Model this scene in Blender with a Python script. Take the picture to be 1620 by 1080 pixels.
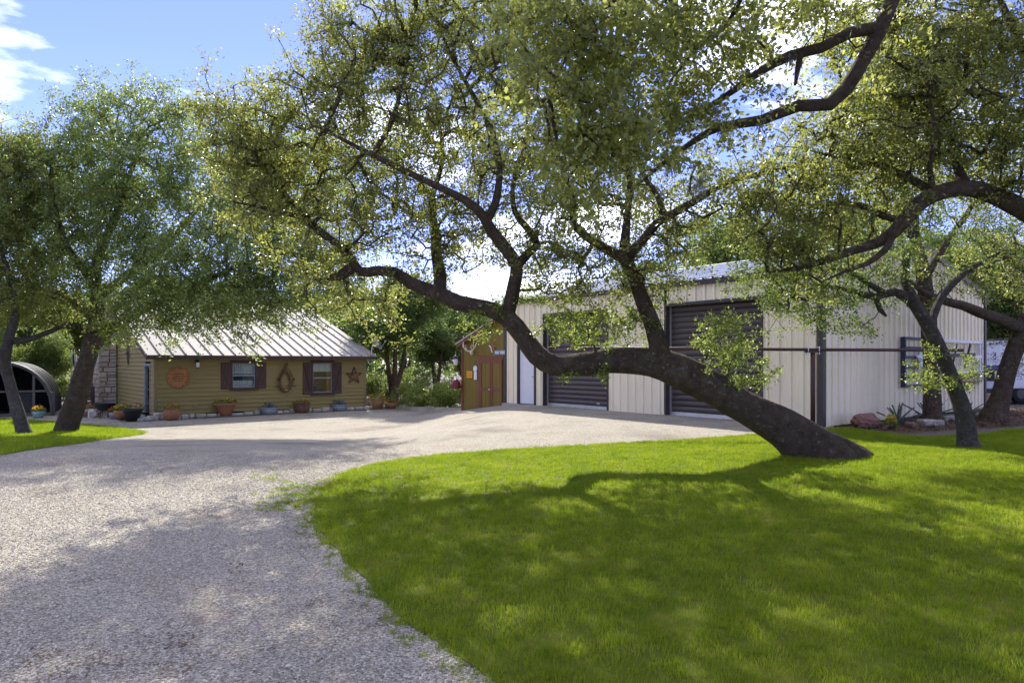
import bpy, bmesh, math, random
import numpy as np
from mathutils import Vector, Matrix, geometry

for o in list(bpy.data.objects): bpy.data.objects.remove(o, do_unlink=True)
scene = bpy.context.scene
COL = scene.collection
R = math.radians

# ------------------------------------------------------------------ camera
cam_data = bpy.data.cameras.new('camera'); cam = bpy.data.objects.new('camera', cam_data)
COL.objects.link(cam); scene.camera = cam
cam.location = (0, 0, 1.5); cam.rotation_euler = (R(90), 0, 0)
cam_data.sensor_width = 36; cam_data.lens = 24.0
cam_data.shift_y = 32/1620
cam_data.clip_start = .05; cam_data.clip_end = 2000

# ------------------------------------------------------------------ sky, sun, exposure
SUN_EL, SUN_AZ = R(35), R(-13.9)
world = bpy.data.worlds.new('World'); scene.world = world; world.use_nodes = True
wn = world.node_tree.nodes; wl = world.node_tree.links
wn.clear()
w_out = wn.new('ShaderNodeOutputWorld'); w_bg = wn.new('ShaderNodeBackground')
sky = wn.new('ShaderNodeTexSky'); sky.sky_type = 'NISHITA'; sky.sun_disc = False
sky.sun_elevation = SUN_EL; sky.sun_rotation = SUN_AZ
sky.air_density = 1.0; sky.dust_density = .02; sky.ozone_density = 2.2; sky.altitude = 300
w_tc = wn.new('ShaderNodeTexCoord'); w_map = wn.new('ShaderNodeMapping')
w_map.inputs['Scale'].default_value = (1.0, 1.0, 3.2)
w_map.inputs['Location'].default_value = (16.58, 2.46, 6.45)
w_no = wn.new('ShaderNodeTexNoise'); w_no.inputs['Scale'].default_value = 1.7
w_no.inputs['Detail'].default_value = 9; w_no.inputs['Roughness'].default_value = .58
w_cr = wn.new('ShaderNodeValToRGB')
w_cr.color_ramp.elements[0].position = .49; w_cr.color_ramp.elements[0].color = (0, 0, 0, 1)
w_cr.color_ramp.elements[1].position = .70; w_cr.color_ramp.elements[1].color = (.9, .9, .9, 1)
w_mix = wn.new('ShaderNodeMix'); w_mix.data_type = 'RGBA'
w_mix.inputs[7].default_value = (9.0, 8.8, 8.6, 1)  # cloud cover widened and brightened across the sky to add neutral fill light
w_tint = wn.new('ShaderNodeMix'); w_tint.data_type = 'RGBA'; w_tint.blend_type = 'MULTIPLY'
w_tint.inputs[0].default_value = 1.0; w_tint.inputs[7].default_value = (.285, .252, .45, 1)
wl.new(w_tc.outputs['Generated'], w_map.inputs['Vector']); wl.new(w_map.outputs[0], w_no.inputs['Vector'])
wl.new(w_no.outputs['Fac'], w_cr.inputs[0]); wl.new(w_cr.outputs[0], w_mix.inputs[0])
wl.new(sky.outputs[0], w_tint.inputs[6]); wl.new(w_tint.outputs[2], w_mix.inputs[6])
wl.new(w_mix.outputs[2], w_bg.inputs['Color'])
w_bg.inputs["Strength"].default_value = .13
wl.new(w_bg.outputs[0], w_out.inputs[0])

sun_data = bpy.data.lights.new('sun', 'SUN'); sun = bpy.data.objects.new('sun', sun_data); COL.objects.link(sun)
sun_data.energy = 2.0; sun_data.angle = R(.55); sun_data.color = (1.0, .95, .87)
sdir = Vector((math.sin(SUN_AZ)*math.cos(SUN_EL), math.cos(SUN_AZ)*math.cos(SUN_EL), math.sin(SUN_EL)))
sun.rotation_euler = sdir.to_track_quat('Z', 'Y').to_euler(); sun.location = (-4, 20, 25)
vs = scene.view_settings
vs.view_transform = 'Standard'; vs.look = 'None'; vs.gamma = 1; vs.exposure = 2.32
try: vs.use_curve_mapping = False
except Exception: pass

# ------------------------------------------------------------------ helpers
def P(x, y, d):
    "point at distance d (m) in front of the standpoint, from survey coordinates"
    return Vector(((x-810)/1080*d, d, 1.5+(572-y)/1080*d))
def ss(a, b, x):
    t = min(1, max(0, (x-a)/(b-a))); return t*t*(3-2*t)
def g(x, y):
    "height of the ground"
    z = -.80*ss(.8, -4.4, x)*ss(9, 24, y)
    z += .022*math.sin(x*.7+1.3)*math.sin(y*.55+.4)*ss(3, 6, y)*(1-ss(12, 15, y))
    return z
def gp(px, py):
    d = 15.
    for _ in range(60):
        z = g((px-810)/1080*d, d); d = .5*d+.5*(1.5-z)*1080/(py-572)
    return ((px-810)/1080*d, d)

def tag(o, label=None, cat=None, group=None, kind=None):
    if label: o['label'] = label
    if cat: o['category'] = cat
    if group: o['group'] = group
    if kind: o['kind'] = kind
    return o
def empty(name, loc=(0, 0, 0), rz=0, label=None, cat=None, group=None):
    o = bpy.data.objects.new(name, None); COL.objects.link(o)
    o.location = loc; o.rotation_euler = (0, 0, rz); o.empty_display_size = .2
    return tag(o, label, cat, group)
def link(name, me, parent=None, m=None, loc=None, rot=None):
    o = bpy.data.objects.new(name, me); COL.objects.link(o)
    if m is not None and len(me.materials) == 0: me.materials.append(m)
    if parent is not None: o.parent = parent
    if loc is not None: o.location = loc
    if rot is not None: o.rotation_euler = rot
    return o

class MB:
    def __init__(s): s.v = []; s.f = []
    def add(s, vs_, fs_):
        b = len(s.v); s.v += [tuple(p) for p in vs_]; s.f += [tuple(i+b for i in f) for f in fs_]; return s
    def box(s, x0, x1, y0, y1, z0, z1, M=None):
        vs_ = [Vector(p) for p in ((x0,y0,z0),(x1,y0,z0),(x1,y1,z0),(x0,y1,z0),(x0,y0,z1),(x1,y0,z1),(x1,y1,z1),(x0,y1,z1))]
        if M is not None: vs_ = [M @ p for p in vs_]
        return s.add(vs_, [(0,3,2,1),(4,5,6,7),(0,1,5,4),(1,2,6,5),(2,3,7,6),(3,0,4,7)])
    def bar(s, a, b, w, h):
        "rectangular bar from a to b"
        a, b = Vector(a), Vector(b); d = (b-a); L = d.length; d.normalize()
        up = Vector((0,0,1)) if abs(d.z) < .95 else Vector((0,1,0))
        x = d.cross(up).normalized(); u = x.cross(d)
        M = Matrix((x, d, u)).transposed().to_4x4(); M.translation = a
        return s.box(-w/2, w/2, 0, L, -h/2, h/2, M)
    def tube(s, pts, radii, n=8, cap=True):
        pts = [Vector(p) for p in pts]
        if not hasattr(radii, '__len__'): radii = [radii]*len(pts)
        prev = None; rings = []
        for i, p in enumerate(pts):
            t = (pts[min(i+1, len(pts)-1)]-pts[max(i-1, 0)]).normalized()
            if prev is None: x = t.orthogonal().normalized()
            else: x = (prev-t*prev.dot(t)).normalized()
            prev = x; y = t.cross(x)
            rings.append([p+(x*math.cos(2*math.pi*k/n)+y*math.sin(2*math.pi*k/n))*radii[i] for k in range(n)])
        vs_ = [q for r in rings for q in r]
        fs_ = [(i*n+k, i*n+(k+1) % n, (i+1)*n+(k+1) % n, (i+1)*n+k) for i in range(len(pts)-1) for k in range(n)]
        if cap: fs_ += [tuple(range(n-1, -1, -1)), tuple(range((len(pts)-1)*n, len(pts)*n))]
        return s.add(vs_, fs_)
    def lathe(s, prof, n=20, c=(0, 0, 0), sx=1, sy=1):
        "profile of (r, z)"
        vs_ = [(c[0]+r*sx*math.cos(2*math.pi*k/n), c[1]+r*sy*math.sin(2*math.pi*k/n), c[2]+z) for r, z in prof for k in range(n)]
        fs_ = [(i*n+k, i*n+(k+1) % n, (i+1)*n+(k+1) % n, (i+1)*n+k) for i in range(len(prof)-1) for k in range(n)]
        fs_ += [tuple(range(n-1, -1, -1))] if prof[0][0] > .001 else []
        return s.add(vs_, fs_)
    def disc(s, c, r, n=20):
        return s.add([(c[0]+r*math.cos(2*math.pi*k/n), c[1]+r*math.sin(2*math.pi*k/n), c[2]) for k in range(n)], [tuple(range(n))])
    def mesh(s, name, m, smooth=False):
        me = bpy.data.meshes.new(name); me.from_pydata(s.v, [], s.f); me.materials.append(m); me.update()
        if smooth: me.polygons.foreach_set('use_smooth', [True]*len(me.polygons))
        return me
    def build(s, name, m, parent=None, smooth=False, loc=None, rot=None, bevel=0):
        o = link(name, s.mesh(name, m, smooth), parent, None, loc, rot)
        if bevel:
            b = o.modifiers.new('bevel', 'BEVEL'); b.width = bevel; b.segments = 2; b.limit_method = 'ANGLE'
        return o

def np_mesh(name, v, f, m, smooth=False):
    "v (n,3), f (k,3 or 4)"
    v = np.asarray(v, dtype=np.float32); f = np.asarray(f, dtype=np.int32)
    me = bpy.data.meshes.new(name)
    me.vertices.add(len(v)); me.vertices.foreach_set('co', v.ravel())
    k = f.shape[1]
    me.loops.add(f.size); me.loops.foreach_set('vertex_index', f.ravel())
    me.polygons.add(len(f)); me.polygons.foreach_set('loop_start', np.arange(0, f.size, k, dtype=np.int32))
    me.polygons.foreach_set('loop_total', np.full(len(f), k, dtype=np.int32))
    if smooth: me.polygons.foreach_set('use_smooth', np.ones(len(f), dtype=bool))
    me.update(calc_edges=True); me.validate()
    me.materials.append(m)
    return me

# ------------------------------------------------------------------ materials
def newmat(name):
    m = bpy.data.materials.new(name); m.use_nodes = True; nt = m.node_tree; nt.nodes.clear()
    out = nt.nodes.new('ShaderNodeOutputMaterial'); return m, nt, out
def node(nt, t, **kw):
    n = nt.nodes.new(t)
    for k, v in kw.items():
        if k in n.inputs: n.inputs[k].default_value = v
        else: setattr(n, k, v)
    return n
def ramp(nt, fac, stops):
    r = nt.nodes.new('ShaderNodeValToRGB'); e = r.color_ramp.elements
    while len(e) < len(stops): e.new(.5)
    for i, (p, c) in enumerate(stops): e[i].position = p; e[i].color = (*c, 1)
    nt.links.new(fac, r.inputs[0]); return r.outputs[0]
def mul(c, k): return tuple(min(1, x*k) for x in c)
def mat(name, col, rough=.7, var=.25, scale=6., bump=.0, bscale=40., metal=0., spec=.35, island=0., stretch=(1, 1, 1), col2=None, coords='Object'):
    m, nt, out = newmat(name); L = nt.links.new
    b = node(nt, 'ShaderNodeBsdfPrincipled', Roughness=rough, Metallic=metal)
    b.inputs['Specular IOR Level'].default_value = spec
    tc = node(nt, 'ShaderNodeTexCoord'); mp = node(nt, 'ShaderNodeMapping'); mp.inputs['Scale'].default_value = stretch
    L(tc.outputs[coords], mp.inputs[0])
    n1 = node(nt, 'ShaderNodeTexNoise', Scale=scale, Detail=8., Roughness=.65); L(mp.outputs[0], n1.inputs['Vector'])
    c2 = col2 or mul(col, 1+var)
    c = ramp(nt, n1.outputs['Fac'], [(.3, mul(col, 1-var)), (.5, col), (.72, c2)])
    if island:
        geo = node(nt, 'ShaderNodeNewGeometry'); oi = node(nt, 'ShaderNodeObjectInfo')
        hs = node(nt, 'ShaderNodeHueSaturation'); mr = node(nt, 'ShaderNodeMapRange')
        mr.inputs['To Min'].default_value = 1-island; mr.inputs['To Max'].default_value = 1+island
        L(oi.outputs['Random'], mr.inputs['Value']); L(mr.outputs[0], hs.inputs['Value']); L(c, hs.inputs['Color']); c = hs.outputs[0]
    L(c, b.inputs['Base Color'])
    if bump:
        n2 = node(nt, 'ShaderNodeTexNoise', Scale=bscale, Detail=6., Roughness=.6); L(mp.outputs[0], n2.inputs['Vector'])
        bp = node(nt, 'ShaderNodeBump', Strength=bump, Distance=.02); L(n2.outputs['Fac'], bp.inputs['Height']); L(bp.outputs[0], b.inputs['Normal'])
    rr = node(nt, 'ShaderNodeMapRange'); rr.inputs['To Min'].default_value = max(.05, rough-.1); rr.inputs['To Max'].default_value = min(1, rough+.12)
    L(n1.outputs['Fac'], rr.inputs['Value']); L(rr.outputs[0], b.inputs['Roughness'])
    L(b.outputs[0], out.inputs[0]); return m

def leaf_mat(name, dark, light, trans, tw=.5, gloss=.4):
    m, nt, out = newmat(name); L = nt.links.new
    geo = node(nt, 'ShaderNodeNewGeometry')
    tc = node(nt, 'ShaderNodeTexCoord'); n1 = node(nt, 'ShaderNodeTexNoise', Scale=.9, Detail=3.); L(geo.outputs['Position'], n1.inputs['Vector'])
    ad = node(nt, 'ShaderNodeMath', operation='MULTIPLY_ADD'); L(geo.outputs['Random Per Island'], ad.inputs[0]); ad.inputs[1].default_value = .7
    sc = node(nt, 'ShaderNodeMath', operation='MULTIPLY_ADD'); L(n1.outputs['Fac'], sc.inputs[0]); sc.inputs[1].default_value = .9; sc.inputs[2].default_value = -.3
    L(sc.outputs[0], ad.inputs[2])
    c = ramp(nt, ad.outputs[0], [(.05, dark), (.6, light), (.93, mul(light, 1.5)), (.985, (.20, .16, .04))])
    ct = ramp(nt, ad.outputs[0], [(.05, mul(trans, .6)), (.6, trans), (.95, mul(trans, 1.5))])
    b = node(nt, 'ShaderNodeBsdfPrincipled', Roughness=gloss); L(c, b.inputs['Base Color'])
    b.inputs['Specular IOR Level'].default_value = .45
    t = node(nt, 'ShaderNodeBsdfTranslucent'); L(ct, t.inputs['Color'])
    mx = node(nt, 'ShaderNodeMixShader'); mx.inputs[0].default_value = tw
    L(b.outputs[0], mx.inputs[1]); L(t.outputs[0], mx.inputs[2]); L(mx.outputs[0], out.inputs[0]); return m

def bark_mat(name, a, b_, lich=(.30, .29, .24), la=.66):
    m, nt, out = newmat(name); L = nt.links.new
    b = node(nt, 'ShaderNodeBsdfPrincipled', Roughness=.95); b.inputs['Specular IOR Level'].default_value = .15
    geo = node(nt, 'ShaderNodeNewGeometry')
    vo = node(nt, 'ShaderNodeTexVoronoi', Scale=15.); vo.feature = 'DISTANCE_TO_EDGE'
    nz = node(nt, 'ShaderNodeTexNoise', Scale=7., Detail=12., Roughness=.74)
    wv = node(nt, 'ShaderNodeVectorMath', operation='MULTIPLY_ADD'); wv.inputs[1].default_value = (.3, .3, .3)
    L(geo.outputs['Position'], nz.inputs['Vector']); L(nz.outputs['Color'], wv.inputs[0]); L(geo.outputs['Position'], wv.inputs[2]); L(wv.outputs[0], vo.inputs['Vector'])
    c = ramp(nt, nz.outputs['Fac'], [(.3, a), (.65, b_)])
    n3 = node(nt, 'ShaderNodeTexNoise', Scale=3.1, Detail=10., Roughness=.75); L(geo.outputs['Position'], n3.inputs['Vector'])
    lf = ramp(nt, n3.outputs['Fac'], [(la-.06, (0, 0, 0)), (la+.08, (.8, .8, .8))])
    mx = node(nt, 'ShaderNodeMix', data_type='RGBA'); L(lf, mx.inputs[0]); L(c, mx.inputs[6]); mx.inputs[7].default_value = (*lich, 1)
    cr = ramp(nt, vo.outputs['Distance'], [(0, (.3, .3, .3)), (.3, (1, 1, 1))])
    m2 = node(nt, 'ShaderNodeMix', data_type='RGBA', blend_type='MULTIPLY'); m2.inputs[0].default_value = .22; L(mx.outputs[2], m2.inputs[6]); L(cr, m2.inputs[7])
    L(m2.outputs[2], b.inputs['Base Color'])
    hh = node(nt, 'ShaderNodeMath', operation='ADD'); L(cr, hh.inputs[0]); L(nz.outputs['Fac'], hh.inputs[1])
    bp = node(nt, 'ShaderNodeBump', Strength=1., Distance=.055); L(hh.outputs[0], bp.inputs['Height']); L(bp.outputs[0], b.inputs['Normal'])
    L(b.outputs[0], out.inputs[0]); return m

M = {}
M['barn'] = mat('barn_cream_steel', (.76, .69, .515), .45, .07, 2.5, .05, 8, spec=.4, island=.03, stretch=(1, 1, .25))
M['trim'] = mat('dark_bronze_trim', (.045, .038, .036), .45, .15, 4)
M['slat'] = mat('dark_brown_slat', (.062, .050, .048), .38, .18, 3, island=.05)
M['galv'] = mat('galvanised_steel', (.55, .57, .58), .33, .12, 9, .04, 30, metal=.75)
M['barn_roof'] = mat('galvalume_roof', (.56, .57, .57), .34, .12, 2, .03, 8, metal=.6, stretch=(.3, 1, 1), island=.06)
M['white'] = mat('white_paint', (.60, .62, .68), .5, .05, 5)
M['siding'] = mat('olive_siding', (.235, .188, .070), .72, .10, 7, .12, 55, island=.05, stretch=(.15, 1, 1))
M['siding_trim'] = mat('olive_trim', (.20, .165, .08), .7, .1, 7)
M['house_roof'] = mat('house_roof_metal', (.37, .345, .30), .75, .10, 1.4, .04, 6, metal=0, spec=.08, island=.05)
M['brown'] = mat('brown_paint', (.060, .036, .030), .65, .2, 8, .1, 50)
M['shutter'] = mat('shutter_brown', (.072, .042, .036), .7, .18, 9, .15, 60, island=.08, stretch=(1, 1, .2))
M['dark'] = mat('dark_interior', (.012, .012, .013), .9, .2, 3)
M['black'] = mat('black_metal', (.018, .018, .019), .5, .3, 9)
M['iron'] = mat('rusty_iron', (.085, .042, .026), .75, .4, 14, .25, 60)
M['rust_pipe'] = mat('rust_brown_pipe', (.055, .026, .020), .6, .3, 10, .1, 80)
M['shed'] = mat('shed_olive_board', (.165, .115, .018), .7, .14, 5, .12, 40, island=.05, stretch=(1, 1, .15))
M['redwood'] = mat('redwood_trim', (.165, .058, .036), .65, .2, 8, .1, 50, stretch=(1, 1, .3))
M['stone'] = mat('chimney_stone', (.40, .34, .26), .85, .28, 5, .5, 22, island=.25)
M['mortar'] = mat('mortar', (.34, .31, .27), .95, .15, 12, .3, 60)
M['limestone'] = mat('edging_limestone', (.42, .39, .34), .9, .3, 6, .5, 25, island=.2)
M['timber'] = mat('weathered_timber', (.10, .09, .08), .9, .35, 6, .4, 40, stretch=(.2, 1, 1))
M['terra'] = mat('terracotta', (.30, .135, .065), .8, .22, 9, .15, 50)
M['tan'] = mat('tan_planter', (.33, .20, .085), .8, .2, 9, .1, 50)
M['barrel'] = mat('barrel_wood', (.12, .062, .04), .8, .35, 9, .25, 40, stretch=(1, 1, .2))
M['soil'] = mat('soil', (.05, .035, .025), 1, .4, 25, .6, 60)
M['wood_sign'] = mat('varnished_wood', (.33, .145, .045), .5, .35, 7, .15, 40, stretch=(1, 1, .3))
M['wood_dark'] = mat('burnt_wood', (.12, .065, .03), .7, .3, 20)
M['grey_tub'] = mat('zinc_tub', (.26, .29, .33), .5, .25, 8, metal=.4)
M['teal'] = mat('teal_glaze', (.20, .36, .35), .4, .25, 8)
M['navy'] = mat('navy_paint', (.030, .036, .085), .55, .25, 8)
M['off_white'] = mat('off_white_paint', (.66, .67, .70), .55, .12, 8)
M['red'] = mat('red_paint', (.25, .02, .02), .5, .2, 8)
M['bone'] = mat('antler_bone', (.62, .55, .44), .6, .25, 12, .2, 40)
M['yellow'] = mat('yellow_sign', (.80, .42, .03), .5, .06, 8)
M['blue_plate'] = mat('blue_plate', (.22, .32, .44), .45, .2, 14)
M['maroon'] = mat('maroon_metal', (.16, .022, .03), .4, .2, 8)
M['trailer'] = mat('trailer_white', (.56, .57, .62), .4, .06, 3)
M['tyre'] = mat('tyre_rubber', (.015, .015, .015), .9, .2, 10)
M['mesh'] = mat('shade_cloth', (.03, .03, .033), .9, .35, 7, .3, 90)
M['hoop'] = mat('grey_hoop', (.06, .058, .058), .6, .3, 8)
M['red_rock'] = mat('red_rock', (.20, .105, .08), .9, .4, 8, .6, 30)
M['rock'] = mat('grey_rock', (.30, .27, .24), .95, .3, 6, .5, 25, island=.25)
M['agave'] = mat('agave_leaf', (.12, .17, .15), .55, .25, 6)
M['curtain'] = mat('net_curtain', (.62, .62, .60), .9, .2, 18, stretch=(3, 1, .4))
M['gold_curtain'] = mat('gold_curtain', (.42, .26, .07), .9, .2, 12, stretch=(4, 1, .5))
M['room'] = mat('dim_room', (.10, .105, .12), .9, .4, 2)
for n_, c_ in (('orange', (.70, .16, .02)), ('gold', (.75, .42, .02)), ('pink', (.55, .14, .14)), ('lime', (.26, .36, .03)), ('rust', (.28, .075, .02))):
    M['fl_'+n_] = leaf_mat('petal_'+n_, mul(c_, .7), c_, mul(c_, .9), .35, .6)
M['green'] = leaf_mat('pot_leaf', (.03, .07, .015), (.08, .15, .03), (.16, .28, .04), .4)
def glass():
    m, nt, out = newmat('window_glass'); L = nt.links.new
    a = node(nt, 'ShaderNodeBsdfGlossy', Roughness=.02); t = node(nt, 'ShaderNodeBsdfTransparent'); a.inputs['Color'].default_value = (.9, .95, 1, 1)
    t.inputs['Color'].default_value = (.85, .9, .9, 1)
    fr = node(nt, 'ShaderNodeFresnel', IOR=1.5); mx = node(nt, 'ShaderNodeMixShader')
    L(fr.outputs[0], mx.inputs[0]); L(t.outputs[0], mx.inputs[1]); L(a.outputs[0], mx.inputs[2]); L(mx.outputs[0], out.inputs[0]); return m
M['glass'] = glass()
def gravel():
    m, nt, out = newmat('crushed_limestone'); L = nt.links.new
    b = node(nt, 'ShaderNodeBsdfPrincipled', Roughness=.95); b.inputs['Specular IOR Level'].default_value = .2
    geo = node(nt, 'ShaderNodeNewGeometry'); pos = geo.outputs['Position']
    vo = node(nt, 'ShaderNodeTexVoronoi', Scale=84.); L(pos, vo.inputs['Vector'])
    vb = node(nt, 'ShaderNodeTexVoronoi', Scale=38.); L(pos, vb.inputs['Vector'])
    sep = node(nt, 'ShaderNodeSeparateColor'); L(vo.outputs['Color'], sep.inputs[0])
    c = ramp(nt, sep.outputs[0], [(0, (.20, .17, .13)), (.35, (.36, .325, .25)), (.75, (.49, .443, .343)), (.97, (.70, .64, .51))])
    big = node(nt, 'ShaderNodeTexNoise', Scale=.55, Detail=6., Roughness=.6); L(pos, big.inputs['Vector'])
    bc = ramp(nt, big.outputs['Fac'], [(.30, (.58, .56, .53)), (.45, (.90, .90, .88)), (.56, (1, 1, 1)), (.70, (.86, .79, .70))])
    m1 = node(nt, 'ShaderNodeMix', data_type='RGBA', blend_type='MULTIPLY'); m1.inputs[0].default_value = .9; L(c, m1.inputs[6]); L(bc, m1.inputs[7])
    so = node(nt, 'ShaderNodeTexNoise', Scale=.9, Detail=11., Roughness=.74); L(pos, so.inputs['Vector'])
    sf = ramp(nt, so.outputs['Fac'], [(.575, (0, 0, 0)), (.70, (.8, .8, .8))])
    m2 = node(nt, 'ShaderNodeMix', data_type='RGBA'); L(sf, m2.inputs[0]); L(m1.outputs[2], m2.inputs[6]); m2.inputs[7].default_value = (.26, .165, .12, 1)
    L(m2.outputs[2], b.inputs['Base Color'])
    hh = node(nt, 'ShaderNodeMath', operation='ADD'); L(vo.outputs['Distance'], hh.inputs[0]); L(vb.outputs['Distance'], hh.inputs[1])
    bp = node(nt, 'ShaderNodeBump', Strength=1., Distance=.018); bp.invert = True; L(hh.outputs[0], bp.inputs['Height']); L(bp.outputs[0], b.inputs['Normal'])
    L(b.outputs[0], out.inputs[0]); return m
M['gravel'] = gravel()
M['pebble'] = mat('loose_stone', (.42, .38, .30), .9, .3, 20, .2, 80, island=.35)
M['earth'] = mat('leaf_litter_earth', (.12, .092, .068), 1, .45, 7, .7, 30)
def turf():
    m, nt, out = newmat('lawn_turf'); L = nt.links.new
    b = node(nt, 'ShaderNodeBsdfPrincipled', Roughness=.9); b.inputs['Specular IOR Level'].default_value = .1
    geo = node(nt, 'ShaderNodeNewGeometry')
    n1 = node(nt, 'ShaderNodeTexNoise', Scale=1.1, Detail=8., Roughness=.65); L(geo.outputs['Position'], n1.inputs['Vector'])
    L(ramp(nt, n1.outputs['Fac'], [(.3, (.06, .085, .008)), (.55, (.10, .12, .010)), (.72, (.14, .12, .02))]), b.inputs['Base Color'])
    L(b.outputs[0], out.inputs[0]); return m
M['turf'] = turf()
def blade():
    m, nt, out = newmat('grass_blade'); L = nt.links.new
    geo = node(nt, 'ShaderNodeNewGeometry'); oi = node(nt, 'ShaderNodeObjectInfo')
    n1 = node(nt, 'ShaderNodeTexNoise', Scale=1.6, Detail=11., Roughness=.72); L(geo.outputs['Position'], n1.inputs['Vector'])
    ad = node(nt, 'ShaderNodeMath', operation='MULTIPLY_ADD'); L(geo.outputs['Random Per Island'], ad.inputs[0]); ad.inputs[1].default_value = .4
    a2 = node(nt, 'ShaderNodeMath', operation='MULTIPLY_ADD'); L(n1.outputs['Fac'], a2.inputs[0]); a2.inputs[1].default_value = 1.5; a2.inputs[2].default_value = -.44
    L(a2.outputs[0], ad.inputs[2])
    c = ramp(nt, ad.outputs[0], [(.12, (.080, .132, .006)), (.45, (.158, .225, .009)), (.74, (.235, .285, .016)), (.95, (.34, .31, .08))])
    b = node(nt, 'ShaderNodeBsdfPrincipled', Roughness=.6); L(c, b.inputs['Base Color']); b.inputs['Specular IOR Level'].default_value = .25
    t = node(nt, 'ShaderNodeBsdfTranslucent')
    hs = node(nt, 'ShaderNodeHueSaturation'); hs.inputs['Value'].default_value = 1.6; L(c, hs.inputs['Color']); L(hs.outputs[0], t.inputs['Color'])
    mx = node(nt, 'ShaderNodeMixShader'); mx.inputs[0].default_value = .5
    L(b.outputs[0], mx.inputs[1]); L(t.outputs[0], mx.inputs[2]); L(mx.outputs[0], out.inputs[0]); return m
M['blade'] = blade()
M['bark'] = bark_mat('oak_bark', (.078, .058, .041), (.20, .152, .108), (.26, .25, .18), .60)
M['bark_grey'] = bark_mat('grey_oak_bark', (.085, .075, .066), (.19, .17, .15), la=.6)
M['leaf'] = leaf_mat('oak_leaf', (.062, .080, .026), (.128, .150, .050), (.39, .42, .080), .50)
M['leaf_deep'] = leaf_mat('oak_leaf_deep', (.055, .088, .030), (.118, .165, .055), (.34, .43, .085), .50)
M['leaf_young'] = leaf_mat('oak_leaf_young', (.08, .115, .025), (.15, .20, .045), (.33, .40, .065), .48)
M['leaf_far'] = leaf_mat('far_leaf', (.035, .06, .016), (.075, .12, .03), (.16, .24, .04), .42, .55)
M['leaf_pale'] = leaf_mat('pale_leaf', (.06, .095, .025), (.13, .18, .045), (.26, .34, .06), .45, .55)
# ------------------------------------------------------------------ ground sheets
def catmull(pts, step=.25, closed=False):
    pts = [np.array(p, float) for p in pts]; n = len(pts); out = []
    rng_ = range(n) if closed else range(n-1)
    for i in rng_:
        p0 = pts[(i-1) % n] if closed or i > 0 else pts[0]
        p1 = pts[i]; p2 = pts[(i+1) % n]
        p3 = pts[(i+2) % n] if closed or i < n-2 else pts[-1]
        k = max(1, int(np.linalg.norm(p2-p1)/step))
        for j in range(k):
            t = j/k
            out.append(.5*((2*p1)+(-p0+p2)*t+(2*p0-5*p1+4*p2-p3)*t*t+(-p0+3*p1-3*p2+p3)*t**3))
    if not closed: out.append(pts[-1])
    return out
def sheet(name, poly, m, lift, step=.5, wob=0., seed=0):
    r = random.Random(seed)
    poly = [(p[0]+r.uniform(-wob, wob), p[1]+r.uniform(-wob, wob)) for p in poly]
    pv = [Vector(p) for p in poly]; n = len(pv)
    xs = [p.x for p in pv]; ys = [p.y for p in pv]
    A = np.array(poly)
    def inside(x, y):
        x0, y0 = A[:, 0], A[:, 1]; x1, y1 = np.roll(x0, -1), np.roll(y0, -1)
        c = ((y0 > y) != (y1 > y)) & (x < (x1-x0)*(y-y0)/(y1-y0+1e-12)+x0)
        return c.sum() % 2 == 1
    pts = list(pv)
    y = min(ys)+step/2
    while y < max(ys):
        x = min(xs)+step/2
        while x < max(xs):
            if inside(x, y): pts.append(Vector((x, y)))
            x += step
        y += step
    vo, eo, fo, *_ = geometry.delaunay_2d_cdt(pts, [(i, (i+1) % n) for i in range(n)], [list(range(n))], 1, 1e-5)
    me = bpy.data.meshes.new(name)
    me.from_pydata([(v.x, v.y, g(v.x, v.y)+lift) for v in vo], [], fo); me.materials.append(m); me.update()
    if me.polygons and me.polygons[0].normal.z < 0: me.flip_normals()
    me.polygons.foreach_set('use_smooth', [True]*len(me.polygons))
    o = link(name, me); return o
# the wide ground sheet
ax = sorted(set([-600, -300, -160, -100, -70, -50] + [round(-40+.8*i, 2) for i in range(101)] + [50, 70, 100, 160, 300, 600]))
ay = sorted(set([-200, -80, -40, -20] + [round(-10+.8*i, 2) for i in range(76)] + [60, 80, 110, 160, 300, 700]))
gv = [(x, y, g(x, y)-.05) for y in ay for x in ax]; nx = len(ax)
gf = [(j*nx+i, j*nx+i+1, (j+1)*nx+i+1, (j+1)*nx+i) for j in range(len(ay)-1) for i in range(nx-1)]
gm = bpy.data.meshes.new('ground'); gm.from_pydata(gv, [], gf); gm.materials.append(M['earth']); gm.update()
tag(link('ground', gm), kind='structure')

U_B, V_B = Vector((.785, .62)).normalized(), Vector((-.62, .785)).normalized()
U_H, V_H = Vector((.773, .635)).normalized(), Vector((-.635, .773)).normalized()
BC = Vector((7.13, 15.7)); HC = Vector((-14.28, 27.3))
def bl(x, y): p = BC+U_B*x+V_B*y; return (p.x, p.y)
def hl(x, y): p = HC+U_H*x+V_H*y; return (p.x, p.y)

drive = [(-46, -9), (4.5, -9), (5.5, 0), (6.2, 10), bl(.1, -1.2), bl(.3, 2), bl(.3, 11.7), bl(.4, 14.6)]
drive += [hl(10.8, 2.0), hl(10.4, -.55), hl(0, -.5), hl(-1.2, 0), hl(-1.3, 9.5), hl(-4.6, 10.5), (-46, 34)]
tag(sheet('gravel_driveway', drive, M['gravel'], .0, .55), kind='structure')

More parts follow.
